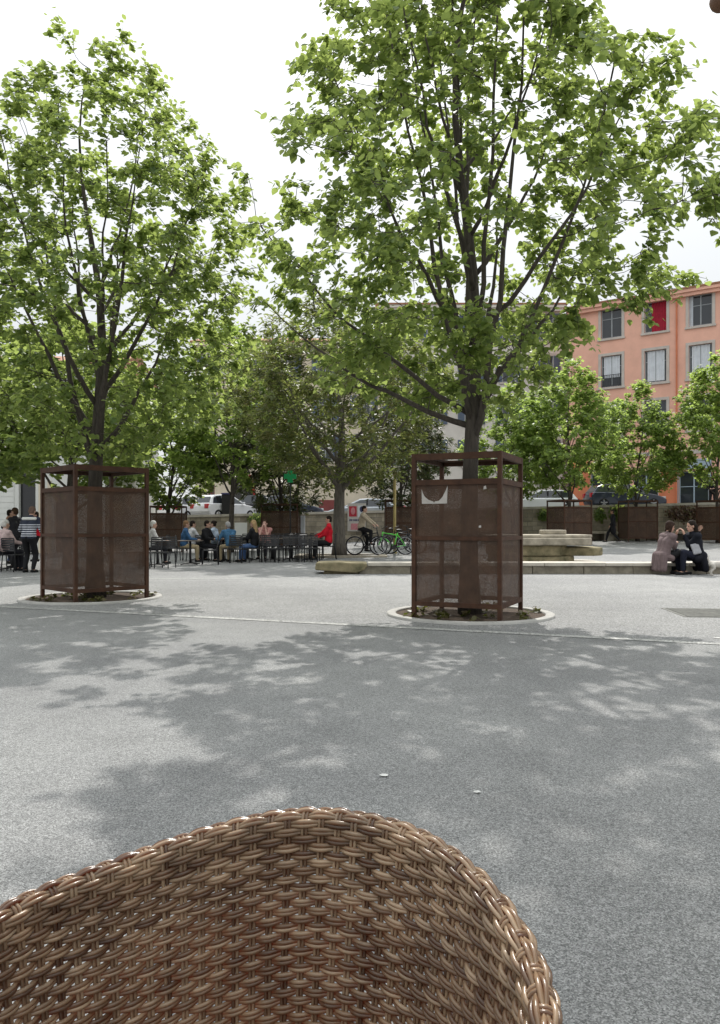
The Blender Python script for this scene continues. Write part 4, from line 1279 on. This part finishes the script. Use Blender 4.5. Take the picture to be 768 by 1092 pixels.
# ------------------------------------------------------------------ people
CL = {}
def cloth(name, c, var=0.25):
    if name not in CL: CL[name] = pbr('cloth_' + name, c, 0.9, var, 9, 0.3, 60, spec=0.2)
    return CL[name]
def stripe_cloth(name, base, stripe, z0, z1, pitch):
    m, nt, out = nodes_of(name)
    p = N(nt, 'ShaderNodeBsdfPrincipled', Roughness=0.9)
    tc = N(nt, 'ShaderNodeTexCoord'); sx = N(nt, 'ShaderNodeSeparateXYZ'); nt.links.new(tc.outputs['Object'], sx.inputs[0])
    def mth(op, a, b):
        n = N(nt, 'ShaderNodeMath', operation=op)
        for i, v in enumerate((a, b)):
            if isinstance(v, (int, float)): n.inputs[i].default_value = v
            else: nt.links.new(v, n.inputs[i])
        return n.outputs[0]
    f = mth('FRACT', mth('DIVIDE', sx.outputs['Z'], pitch), 0)
    s_ = mth('MULTIPLY', mth('LESS_THAN', f, 0.42), mth('MULTIPLY', mth('GREATER_THAN', sx.outputs['Z'], z0), mth('LESS_THAN', sx.outputs['Z'], z1)))
    nt.links.new(mix(nt, s_, base, stripe), p.inputs['Base Color'])
    nt.links.new(p.outputs['BSDF'], out.inputs['Surface'])
    return m

def remesh(name, mb, voxel, m, parent, iters=3):
    me = mb.to_mesh('tmp', m)
    o = bpy.data.objects.new('tmp', me); col.objects.link(o)
    r = o.modifiers.new('r', 'REMESH'); r.mode = 'VOXEL'; r.voxel_size = voxel; r.use_smooth_shade = True
    s_ = o.modifiers.new('s', 'SMOOTH'); s_.factor = 0.5; s_.iterations = iters
    dg = bpy.context.evaluated_depsgraph_get()
    nm = bpy.data.meshes.new_from_object(o.evaluated_get(dg))
    bpy.data.objects.remove(o); bpy.data.meshes.remove(me)
    nm.name = name
    nm.polygons.foreach_set('use_smooth', [True]*len(nm.polygons))
    if not nm.materials: nm.materials.append(m)
    return link(bpy.data.objects.new(name, nm), parent)

def ik(a, c, l1, l2, pole):
    a, c, pole = Vector(a), Vector(c), Vector(pole)
    d = c - a; L = min(d.length, (l1 + l2)*0.999); d = d.normalized(); c = a + d*L
    x = (l1*l1 - l2*l2 + L*L)/(2*L); h = math.sqrt(max(0, l1*l1 - x*x))
    q = pole - d*pole.dot(d); q = q.normalized() if q.length > 1e-5 else Vector((0, 1, 0))
    return a + d*x + q*h, c

def person(label, X, Y, yaw, pose='sit', base=None, lean=0.05, head_turn=0.0, head_nod=0.15, hands=None, feet=None, hz=None,
           top=('shirt', (.05, .05, .06)), legs=('trousers', (.02, .02, .025)), shoes=(.02, .02, .02), hair=('dark', (.02, .014, .01)), hair_style='short',
           skin='skin', coat=False, short_sleeve=False, voxel=0.014, topmat=None, s=1.0, yoke=None, group=None):
    z0 = gz(X, Y) + .004 if base is None else base
    root = empty('person', (X, Y, z0), yaw, label, 'person', group)
    root.scale = (s, s, s)
    if hz is None: hz = .56 if pose == 'sit' else .91
    P = Vector((0, 0, hz)); sp = Vector((0, math.sin(lean), math.cos(lean)))
    chest, sh, nb = P + sp*.33, P + sp*.465, P + sp*.52
    hd = Vector((0, math.sin(lean*.5 + head_nod*.6), math.cos(lean*.5 + head_nod*.6)))
    head = nb + hd*.165
    hs = .185 if pose != 'sit' or True else .18
    SH = [sh + Vector((k*hs, 0, 0)) for k in (-1, 1)]
    HP = [P + Vector((k*.095, 0, -.03)) for k in (-1, 1)]
    if feet is None: feet = [(-.13, .46, .085), (.13, .42, .085)] if pose == 'sit' else [(-.11, 0, .085), (.11, .02, .085)]
    if hands is None: hands = [(-.16, .42, .74), (.16, .42, .74)] if pose == 'sit' else [(-.26, .04, .80), (.26, .06, .80)]
    B, TOP, LEG, HAIR = MB(), MB(), MB(), MB()
    # trunk
    def seg(mb, a, b_, r0, r1, g=0.0): mb.capsule(a, b_, r0 + g, r1 + g, 10)
    def torso(mb, g):
        for k in (-1, 1):
            o = Vector((k*.062, 0, 0))
            seg(mb, P + o*1.15 + sp*.02, P + o + sp*.20, .108, .092, g); seg(mb, P + o + sp*.18, chest + o*1.35, .092, .108, g)
            seg(mb, chest + o*1.35, SH[(k + 1)//2] - Vector((k*.035, 0, .01)), .105, .062, g)
    torso(B, 0); seg(B, sh, nb + hd*.06, .062, .052)
    torso(TOP, .022); seg(TOP, SH[0], SH[1], .062, .062, .022)
    seg(TOP, sh, nb + hd*.01, .062, .058, .018)
    # head
    R = Matrix.Rotation(head_turn, 3, 'Z') @ Matrix.Rotation(-head_nod, 3, 'X')
    def hp(x, y, z): return head + R @ Vector((x, y, z))
    def hball(mb, c, r):
        n0 = len(mb.v); mb.ball((0, 0, 0), r, 14, 10)
        for i in range(n0, len(mb.v)): mb.v[i] = tuple(head + R @ (Vector(c) + Vector(mb.v[i])))
    hball(B, (0, -.008, .03), (.076, .094, .092)); hball(B, (0, .018, -.045), (.058, .068, .07))
    hball(B, (0, .095, -.012), (.014, .022, .024)); hball(B, (0, .082, -.058), (.026, .014, .016)); hball(B, (0, .07, -.095), (.026, .022, .02))
    for k in (-1, 1): hball(B, (k*.079, -.005, -.01), (.012, .024, .033))
    seg(B, nb + hd*.03, hp(0, -.015, -.05), .052, .05)
    # hair
    hball(HAIR, (0, -.022, .045), (.088, .098, .092)); hball(HAIR, (0, -.045, .0), (.083, .068, .09))
    if hair_style == 'long':
        for k in (-1, 0, 1):
            HAIR.capsule(hp(k*.062, -.055, .0), nb + Vector((k*.07, -.075, -.10)), .052, .04, 8)
    elif hair_style == 'bob':
        for k in (-1, 1): HAIR.capsule(hp(k*.066, -.02, .02), hp(k*.07, -.03, -.10), .04, .035, 8)
        hball(HAIR, (0, .045, .085), (.07, .045, .03))
    elif hair_style == 'bun':
        hball(HAIR, (0, -.11, .06), (.045, .045, .045))
    # arms and hands
    for k, (S, hnd) in enumerate(zip(SH, hands)):
        sg = (-1, 1)[k]
        el, wr = ik(S, hnd, .285, .255, (sg*.55, -.5, -.75))
        seg(B, S, el, .050, .040); seg(B, el, wr, .040, .026)
        seg(TOP, S, S.lerp(el, .55) if short_sleeve else el, .052, .044, .017)
        if not short_sleeve: seg(TOP, el, el.lerp(wr, .90), .042, .031, .014)
        d = (wr - el).normalized()
        up = Vector((0, 0, 1)); sd = d.cross(up); sd = sd.normalized() if sd.length > .1 else Vector((1, 0, 0)); pn = sd.cross(d)
        palm = wr + d*.085
        B.capsule(wr, palm, .024, .03, 8); B.capsule(wr + sd*.015, palm + sd*.022, .02, .018, 8); B.capsule(wr - sd*.015, palm - sd*.022, .02, .018, 8)
        for q, (off, ln) in enumerate(((-.032, .062), (-.011, .078), (.011, .082), (.032, .072))):
            a0 = palm + sd*off; a1 = a0 + d*ln*.55 - pn*.008; a2 = a1 + d*ln*.42 - pn*.028
            B.capsule(a0, a1, .0095, .009, 6); B.capsule(a1, a2, .009, .0078, 6)
        th0 = wr + d*.03 + sd*(-sg)*.028; th1 = th0 + d*.035 + sd*(-sg)*.026 - pn*.01
        B.capsule(th0, th1, .012, .0105, 6); B.capsule(th1, th1 + d*.034 - pn*.008, .0105, .0085, 6)
    # legs
    for k, (Hh, ft) in enumerate(zip(HP, feet)):
        sg = (-1, 1)[k]
        kn, an = ik(Hh, ft, .43, .415, (sg*.10, 1.0, .35))
        for mb, g in ((B, 0), (LEG, .016)):
            seg(mb, Hh, kn, .082, .056, g); seg(mb, kn, kn.lerp(an, .35), .054, .055, g); seg(mb, kn.lerp(an, .35), an if mb is B else an.lerp(kn, .06), .055, .036, g)
        fd = Vector((sg*.12, 1, 0)).normalized()
        B.capsule(an + Vector((0, 0, -.03)), an + fd*.13 + Vector((0, 0, -.05)), .038, .03, 8)
        SHO = MB()
        SHO.capsule(an + fd*-.035 + Vector((0, 0, -.042)), an + fd*.15 + Vector((0, 0, -.052)), .043, .036, 10)
        SHO.box((-.001, -.001, 0), (.001, .001, .002), Matrix.Translation(an))
        so = SHO.build('shoe', cloth('shoe%02d%02d%02d' % tuple(int(c*99) for c in shoes), shoes), root, True)
    for k in (-1, 1): seg(LEG, P + Vector((k*.06, 0, -.02)), P + sp*.09 + Vector((k*.06, 0, 0)), .108, .10, .012)
    if coat:
        for k in (-1, 1):
            if pose == 'sit':
                for q in (0.0, .5, 1.0):
                    TOP.capsule(P + Vector((k*.13*q, -.05, .03)), P + Vector((k*.20*q, -.13 + .05*q, -.27)), .095, .065, 8)
                TOP.capsule(P + Vector((k*.10, 0, 0)), HP[(k + 1)//2] + Vector((k*.07, .12, .0)), .105, .08, 8)
            else: TOP.capsule(P + Vector((k*.07, 0, .02)), P + Vector((k*.10, -.01, -.36)), .12, .13, 8)
    remesh('body', B, voxel, M[skin], root, 2)
    tm = topmat or cloth(top[0], top[1])
    to = remesh('top', TOP, voxel*1.15, tm, root, 3)
    remesh('trousers', LEG, voxel*1.15, cloth(legs[0], legs[1]), root, 3)
    remesh('hair', HAIR, voxel*.9, cloth('hair_' + hair[0], hair[1], .35), root, 2)
    E = MB()
    for k in (-1, 1):
        c = hp(k*.031, .083, .012); E.ball(c, (.0115, .0115, .008), 8, 6)
    E.build('eyes', M['black'], root, True)
    Lp = MB(); c = hp(0, .094, -.058); Lp.ball(c, (.022, .01, .007), 8, 6); Lp.build('lips', M['pink'], root, True)
    if yoke:
        Yk = MB(); Yk.capsule(SH[0] + Vector((.02, -.065, .02)), SH[1] + Vector((-.02, -.065, .02)), .042, .042, 10)
        Yk.build('shoulder_yoke', yoke, root, True)
    return root
AWAY, LEFT, RIGHT, CAMERA = 0.0, PI/2, -PI/2, PI
sit_group = []
def sitter(label, px, Y, yaw, chair_label=None, **kw):
    X = at(px, Y)
    if chair_label: put_chair(X, Y, yaw, chair_label)
    return person(label, X, Y, yaw, 'sit', **kw)
W_, K_, B_ = (.62, .62, .63), (.016, .016, .018), (.045, .11, .22)
# left hand group
striped = stripe_cloth('navy_striped_knit', (.02, .025, .045), (.55, .56, .60), .93, 1.24, .058)
person('person standing in a navy striped jumper with white yoke, back turned, by the left guard', at(30.5, 19.8), 19.8, rad(-8), 'stand', lean=.22, head_nod=.45, topmat=striped,
       legs=('black', K_), hair=('grey_brown', (.14, .09, .07)), hands=[(-.2, .30, .98), (.2, .32, .98)], voxel=.012, yoke=M['white_render'])
person('person standing in dark clothes facing left between the table and the striped jumper', at(17, 22), 22, rad(75), 'stand', top=('charcoal', (.03, .03, .035)), skin='skin_tan', hands=[(-.16, .18, 1.38), (.2, .2, 1.0)], hair=('brown', (.06, .035, .02)))
person('person standing furthest back at the left in a teal grey jacket', at(9.5, 24.5), 24.5, rad(-60), 'stand', top=('teal', (.06, .09, .11)), skin='skin', legs=('blue_jeans', (.05, .07, .13)))
sitter('white haired person seated at the left edge in a pink and white top', 3.5, 20.3, rad(-35), 'black chair under the white haired person at the left edge', top=('rose', (.55, .42, .40)), hair=('white', (.6, .58, .54)), lean=.1)
put_table(14, 21.2, 0, 'brown topped table in front of the left hand group')
put_chair(at(16, 20.3), 20.3, rad(-20), 'black chair, back to us, just left of the striped jumper')
put_chair(at(24, 20.9), 20.9, rad(50), 'black chair half hidden behind the legs of the striped jumper')
put_chair(at(-12, 21.4), 21.4, rad(-80), 'black chair at the very left edge facing right')
person('person in a red top half hidden between the striped jumper and the left guard', at(39.5, 26), 26, rad(120), 'stand', top=('red', (.58, .015, .03)), legs=('black', K_), hands=[(-.16, .2, 1.1), (.16, .2, 1.1)], s=.98)
# terrace, left to right
sitter('white haired person seated just right of the left guard', 161, 24.2, rad(-70), 'black chair under the white haired person beside the left guard', top=('offwhite', (.55, .54, .52)), hair=('white', (.6, .58, .54)), lean=.12)
put_chair(at(160.5, 21.9), 21.9, rad(150), 'black chair nearest the left guard, partly hidden by it')
put_chair(at(176, 21.9), 21.9, rad(168), 'free black chair right next to the one hidden by the left guard')
put_table(168, 23.2, rad(5), 'table behind the two free chairs beside the left guard')
put_table(203, 23.7, rad(4), 'nearest free standing table with its cross shaped foot in full view')
put_chair(at(224, 23.75), 23.75, rad(98), 'free black chair facing left at the near table with the cross foot')
sitter('person in a blue shirt and khaki trousers seated facing right behind the near table', 196, 25.4, rad(-72), 'black chair under the blue shirt and khaki trousers', top=('blue', B_), legs=('khaki', (.40, .32, .2)), hair=('sandy', (.22, .13, .07)), skin='skin', lean=.12)
sitter('person in a white shirt seated beyond the blue shirt and khaki trousers', 204.5, 26.4, rad(-60), 'black chair under the white shirt', top=('white', W_), hair=('dark', (.02, .014, .01)), lean=.05)
sitter('person with dark hair and a black top seated facing left at the middle table', 219, 25.8, rad(-105), 'black chair under the black top at the middle table', top=('black', K_), hair=('dark', (.02, .014, .01)), lean=.1, head_turn=rad(20))
sitter('dark haired person in a pale blue top seated facing left beside the black top', 230, 26.4, rad(80), 'black chair under the pale blue top', top=('paleblue', (.42, .50, .60)), hair=('dark', (.02, .014, .01)), hair_style='bun', lean=.12)
put_table(214, 27.0, 0, 'table shared by the white shirt, the black top and the pale blue top')
sitter('grey haired person in a denim blue shirt leaning left over the table, back to us', 247, 24.9, rad(38), 'black chair under the denim blue shirt', top=('denim', (.05, .13, .23)), hair=('grey', (.32, .31, .30)), lean=.42, hands=[(-.30, .50, .76), (.1, .48, .76)], legs=('khaki', (.40, .32, .2)), skin='skin')
put_table(238, 25.9, rad(8), 'table the denim blue shirt leans on')
sitter('blond long haired person in a black top and blue jeans seated facing left', 272, 25.1, rad(75), 'black chair under the blond person in jeans', top=('black', K_), legs=('jeans', (.10, .17, .34)), hair=('blond', (.38, .26, .13)), hair_style='long', lean=.08)
sitter('person in a sleeveless pink top with both hands raised to the face', 283, 27.2, rad(172), 'black chair under the pink sleeveless top', top=('pink', (.55, .28, .25)), short_sleeve=True, skin='skin_pink', hair=('brown', (.06, .035, .02)), hair_style='bun', hands=[(-.06, .20, 1.10), (.06, .20, 1.10)])
put_table(264, 26.2, rad(-4), 'table between the denim blue shirt and the blond person')
put_table(291, 25.8, rad(3), 'table right of the blond person in jeans')
for i, px in enumerate((311, 330)): put_table(px, (26.2, 25.7)[i], rad(4*i), ('first dark table from the blond person in the empty row', 'second dark table from the blond person, next to the red jacket')[i])
row_lab = 'black terrace chair in the crowded empty row between the blond person and the red jacket'
Rr = random.Random(8)
for px, Y, yw in ((286, 24.9, 10), (293, 24.7, -12), (301, 25.2, 95), (304, 26.9, 180), (309, 25.2, 5), (317, 25.3, -8), (320, 27.0, 172), (325, 24.8, 10), (333, 24.8, -6), (338, 26.6, 188), (297, 27.0, 176), (312, 27.1, 190)):
    put_chair(at(px, Y), Y, rad(yw), row_lab, 'empty chairs in the crowded row')
for px, Y, yw, lb in ((236, 27.3, 178, 'black chair facing us behind the table of the denim blue shirt'), (256, 24.6, -20, 'empty black chair between the denim blue shirt and the blond person'),
                      (187, 26.8, -90, 'empty black chair behind the blue shirt and khaki trousers'), (264, 27.6, 182, 'black chair facing us in front of the white board')):
    put_chair(at(px, Y), Y, rad(yw), lb)
sitter('person in a bright red jacket seated facing left beside the thick pale trunk', 350.5, 26.3, rad(95), 'black chair under the red jacket', top=('red', (.58, .015, .03)), legs=('black', K_), hair=('dark', (.02, .014, .01)), lean=-.02, s=1.08, hands=[(-.05, .34, .68), (.14, .42, .72)])
# cyclist
bx_, by_ = at(393, 28.4), 28.4
cyc = person('person in a beige jacket and black trousers sitting on a dark bicycle', bx_ - .28*math.cos(rad(-14)), by_ - .28*math.sin(rad(-14)), rad(-104), 'ride', base=gz(bx_, by_) + .004, hz=1.03, lean=.20,
             hands=[(-.27, .60, 1.06), (.27, .60, 1.06)], feet=[(-.13, .16, .22), (.16, .40, .47)], top=('beige', (.46, .39, .29)), legs=('black', K_), hair=('dark', (.02, .014, .01)), skin='skin')
# walker, far right
wx, wy = at(654, 39.5), 39.5
person('person in black walking past the wall left of the face on guard', wx, wy, rad(80), 'stand', top=('black', K_), legs=('black', K_), feet=[(-.09, -.30, .11), (.09, .34, .085)], hz=.875, coat=True, skin='skin_tan', hands=[(-.24, .2, .85), (.24, -.15, .82)])
sx_ = at(760, 44.0)
person('person in black standing up on the street behind the wall at the right edge', sx_, 44.0, rad(150), 'stand', base=street_z(sx_) + .004, top=('black', K_), legs=('black', K_), hands=[(-.12, .25, 1.1), (.12, .25, 1.1)])
# the pair on the ledge
SY = 18.98
p1 = person('person with short dark hair in a mauve grey coat sitting on the ledge', at(706, SY), SY, rad(-78), 'sit', hz=.395, lean=.30, head_nod=.25, coat=True, voxel=.010,
       top=('mauve', (.17, .125, .125)), legs=('black', K_), hair=('dark_brown', (.035, .02, .014)), hair_style='bob', hands=[(.03, .33, .88), (-.10, .42, .68)], feet=[(-.16, .40, .085), (.12, .46, .085)], s=1.12)
p2 = person('person with long dark hair sitting on the ledge beside the white dog', at(744, SY), SY, rad(98), 'sit', hz=.395, lean=.22, head_nod=.2, coat=True, voxel=.010,
       top=('black_jacket', (.013, .014, .02)), legs=('navy', (.018, .02, .034)), hair=('dark', (.02, .014, .01)), hair_style='long', hands=[(.02, .30, .88), (.16, -.13, .96)], feet=[(-.10, .42, .085), (.14, .36, .085)], s=1.12)
b = MB(); b.box((-.10, -.16, 0), (.10, .16, .33)); hb = empty('shoulder_bag', (at(744.5, SY - .28), SY - .27, .52), rad(12), 'pale grey bag hanging at the side of the long haired person', 'bag')
hb.rotation_euler = (rad(-14), rad(18), rad(84))
b = MB(); b.box((-.035, -.10, 0), (.035, .10, .27)); b.build('pouch', cloth('grey_bag', (.36, .36, .38)), hb, bevel=.025)
b = MB(); b.tube([(0, -.09, .25), (.02, -.04, .38), (.02, .04, .38), (0, .09, .25)], .008, 5); b.build('strap', cloth('grey_bag', (.36, .36, .38)), hb)

# white dog, its front half beyond the right edge
def make_dog(X, Y, yaw, label):
    r = empty('dog', (X, Y, gz(X, Y)), yaw, label, 'dog')
    b = MB()
    b.capsule((-.15, 0, .285), (.14, 0, .275), .072, .085, 12); b.capsule((.10, 0, .265), (.19, 0, .29), .086, .07, 12); b.capsule((-.05, 0, .285), (-.17, 0, .295), .066, .068, 12)
    b.capsule((.18, 0, .31), (.27, 0, .41), .056, .045, 10)
    b.ball((.30, 0, .435), (.062, .052, .052)); b.capsule((.33, 0, .425), (.395, 0, .41), .033, .022, 8)
    for s_ in (-1, 1):
        b.capsule((.285, s_*.043, .47), (.265, s_*.062, .41), .02, .012, 6)
        b.capsule((.15, s_*.05, .27), (.165, s_*.055, .145), .042, .022, 8); b.capsule((.165, s_*.055, .145), (.16, s_*.055, .02), .021, .018, 8); b.capsule((.16, s_*.055, .018), (.19, s_*.055, .016), .02, .017, 8)
        b.capsule((-.15, s_*.048, .27), (-.115, s_*.058, .185), .055, .034, 8); b.capsule((-.115, s_*.058, .185), (-.185, s_*.058, .105), .03, .019, 8)
        b.capsule((-.185, s_*.058, .105), (-.17, s_*.058, .02), .018, .017, 8); b.capsule((-.17, s_*.058, .018), (-.14, s_*.058, .016), .02, .017, 8)
    b.capsule((-.21, 0, .33), (-.245, 0, .42), .026, .022, 8); b.capsule((-.245, 0, .42), (-.215, 0, .49), .022, .014, 8)
    remesh('body', b, .009, cloth('white_fur', (.62, .58, .52), .2), r, 2)
    e = MB(); e.ball((.398, 0, .418), (.013, .015, .012)); e.build('nose', M['black'], r, True)
    e = MB()
    for s_ in (-1, 1): e.ball((.345, s_*.033, .452), .009, 8, 6)
    e.build('eyes', M['black'], r, True)
make_dog(at(766.5, 18.55), 18.55, rad(-8), 'small white dog with raised tail standing at the right edge before the ledge')

# ------------------------------------------------------------------ wicker tub chair in the foreground
def wicker_chair():
    cx, cy = -.133, .763
    root = empty('wicker_armchair', (cx, cy, 0), 0, 'brown woven resin tub armchair in the foreground, its back towards the square', 'armchair')
    A0 = rad(62.6)            # direction of the middle of the back
    SPAN = rad(118)
    R0, FL, RHO = .294, .12, .0125
    ZB = .36
    def zr(th):
        f = abs(th - A0)
        d = th - A0
        z = .797 - .052*smooth(rad(5), rad(75), f) - (.005 if d > 0 else .061)*smooth(rad(60), rad(118), f)
        return z
    def Rr_(th):   # slightly squared in plan, arms running forward
        f = abs(th - A0)
        return R0*(1 + .022*smooth(rad(50), rad(110), f))
    def surf(th, w, disp, dw=0.0):
        w = w + dw
        rh = Vector((math.cos(th), math.sin(th), 0))
        z0, r0 = zr(th), Rr_(th)
        if w < 0:
            r, z = r0 + FL*w, z0 + w; n = (-rh*0.994 + Vector((0, 0, .11))).normalized()
        elif w < PI*RHO:
            a = w/RHO
            r, z = r0 + RHO*(1 - math.cos(a)), z0 + RHO*math.sin(a); n = -rh*math.cos(a) + Vector((0, 0, math.sin(a)))
        else:
            q = w - PI*RHO
            r, z = r0 + 2*RHO, z0 - q; n = rh
        return rh*r + Vector((0, 0, z)) + n*disp, z
    PITCH = .0235; NST = int(2*SPAN*R0/PITCH); dth = 2*SPAN/NST
    ROW = .0102; SUB = 6
    R = random.Random(77)
    def weave(j_range, name):
        b = MB()
        for j in j_range:
            w0 = j*ROW
            for st in range(2):
                off = (st - .5)*.0051
                run_p, run_r = [], []
                jig = R.uniform(-.0004, .0004)
                def flush():
                    if len(run_p) > 3: b.tube(run_p, run_r, 5)
                seglen = R.randint(20, 90)
                for k in range(NST*SUB + 1):
                    th = A0 - SPAN + k*dth/SUB
                    ph = math.sin(PI*(k/SUB - .5 + (j % 2)))
                    sq = math.copysign(abs(ph)**.75, ph)
                    pack = .80 + .22*(ph*.5 + .5)
                    p, z = surf(th, w0, (.0040 if w0 < -.012 else .0028)*sq, off*pack + jig)
                    if z < ZB:
                        flush(); run_p, run_r = [], []; continue
                    run_p.append(p); run_r.append(.0031)
                    if len(run_p) >= seglen and ph < -.8:
                        flush(); run_p, run_r = [], []; seglen = R.randint(20, 90)
                        run_p.append(p); run_r.append(.0031)
                flush()
        return b.build(name, M['wicker'], root, True)
    weave(range(-45, 9), 'woven_back')
    b = MB()
    for i in range(NST + 1):
        th0 = A0 - SPAN + i*dth
        for s_ in (-1, 1):
            th = th0 + s_*.0027/R0
            pts = []
            w = -.50
            while w < .085:
                p, z = surf(th, w, 0.0)
                if z >= ZB: pts.append(p)
                w += .006 if -.02 < w < .06 else .02
            if len(pts) > 2: b.tube(pts, .0026, 5)
    b.build('stakes', M['wicker'], root, True)
    # tubes of the frame, the seat and the legs
    b = MB()
    pts = [surf(A0 - SPAN + 2*SPAN*k/60, RHO*PI/2, -.0105)[0] for k in range(61)]
    b.tube(pts, .008, 8)
    pts = [Vector((math.cos(t)*(R0 - .055), math.sin(t)*(R0 - .055), ZB + .0)) for t in np.linspace(0, 2*PI, 49)[:-1]]
    b.tube(pts, .011, 8, closed=True)
    for sgn in (-1, 1):
        th = A0 + sgn*SPAN
        b.tube([surf(th, RHO*.8, -.01)[0], surf(th, -.12, .0)[0], Vector((math.cos(th)*(R0 - .05), math.sin(th)*(R0 - .05), ZB))], .010, 8)
    b.build('frame', M['wood'], root, True)
    b = MB(); b.lathe([(.001, ZB + .02), (R0 - .10, ZB + .018), (R0 - .066, ZB + .006), (R0 - .066, ZB - .03), (.001, ZB - .035)], 48, cap=False); b.build('seat', M['cushion'], root, True)
    for k in range(4):
        a = A0 + PI/4 + k*PI/2
        l = MB(); l.tube([Vector((math.cos(a)*(R0 - .07), math.sin(a)*(R0 - .07), ZB - .01)), Vector((math.cos(a)*(R0 - .03), math.sin(a)*(R0 - .03), 0.004))], [.016, .013], 10)
        l.build('leg', M['wicker'], root, True)
wicker_chair()

# ------------------------------------------------------------------ terrace parasol, one rib tip of which shows in the top right corner
def parasol():
    Y = 1.75
    tip = Vector((at(768.5, Y), Y, zat(1.0, Y)))
    inward = Vector((.74, -.67, 0)).normalized(); RR = 1.2
    c = tip + inward*RR
    root = empty('parasol', (c.x, c.y, 0), 0, 'wooden ribbed parasol of which one rounded brown rib tip shows at the top right corner', 'parasol')
    zt = tip.z; apex = zt + .40
    b = MB(); b.tube([(0, 0, .05), (0, 0, apex + .06)], .024, 12); b.build('pole', M['wood'], root, True)
    b = MB(); b.lathe([(.28, 0), (.28, .05), (.05, .08), (.035, .35)], 28); b.build('base', M['grate'], root)
    a0 = math.atan2(-inward.y, -inward.x)
    V = [(0, 0, apex + .012)]; n = 8
    for k in range(n):
        a = a0 + k*2*PI/n; V.append((math.cos(a)*(RR - .10), math.sin(a)*(RR - .10), zt + .05))
    b = MB(); b.mesh(V, [(0, 1 + k, 1 + (k + 1) % n) for k in range(n)])
    V2 = [(x, y, z + .004) for x, y, z in V]; b.mesh(V2, [(0, 1 + (k + 1) % n, 1 + k) for k in range(n)])
    b.build('canopy', M['canvas'], root)
    for k in range(n):
        a = a0 + k*2*PI/n; d = Vector((math.cos(a), math.sin(a), 0))
        r_ = MB(); e = d*(RR - .02) + Vector((0, 0, zt + .006)); r_.tube([Vector((0, 0, apex - .02)), d*(RR - .12) + Vector((0, 0, zt + .035)), e], .011, 8)
        ro = r_.build('rib', M['wood'], root, True)
        t = MB(); t.ball(d*RR + Vector((0, 0, zt)), .024, 14, 10); t.build('tip', M['wood'], ro, True)
parasol()
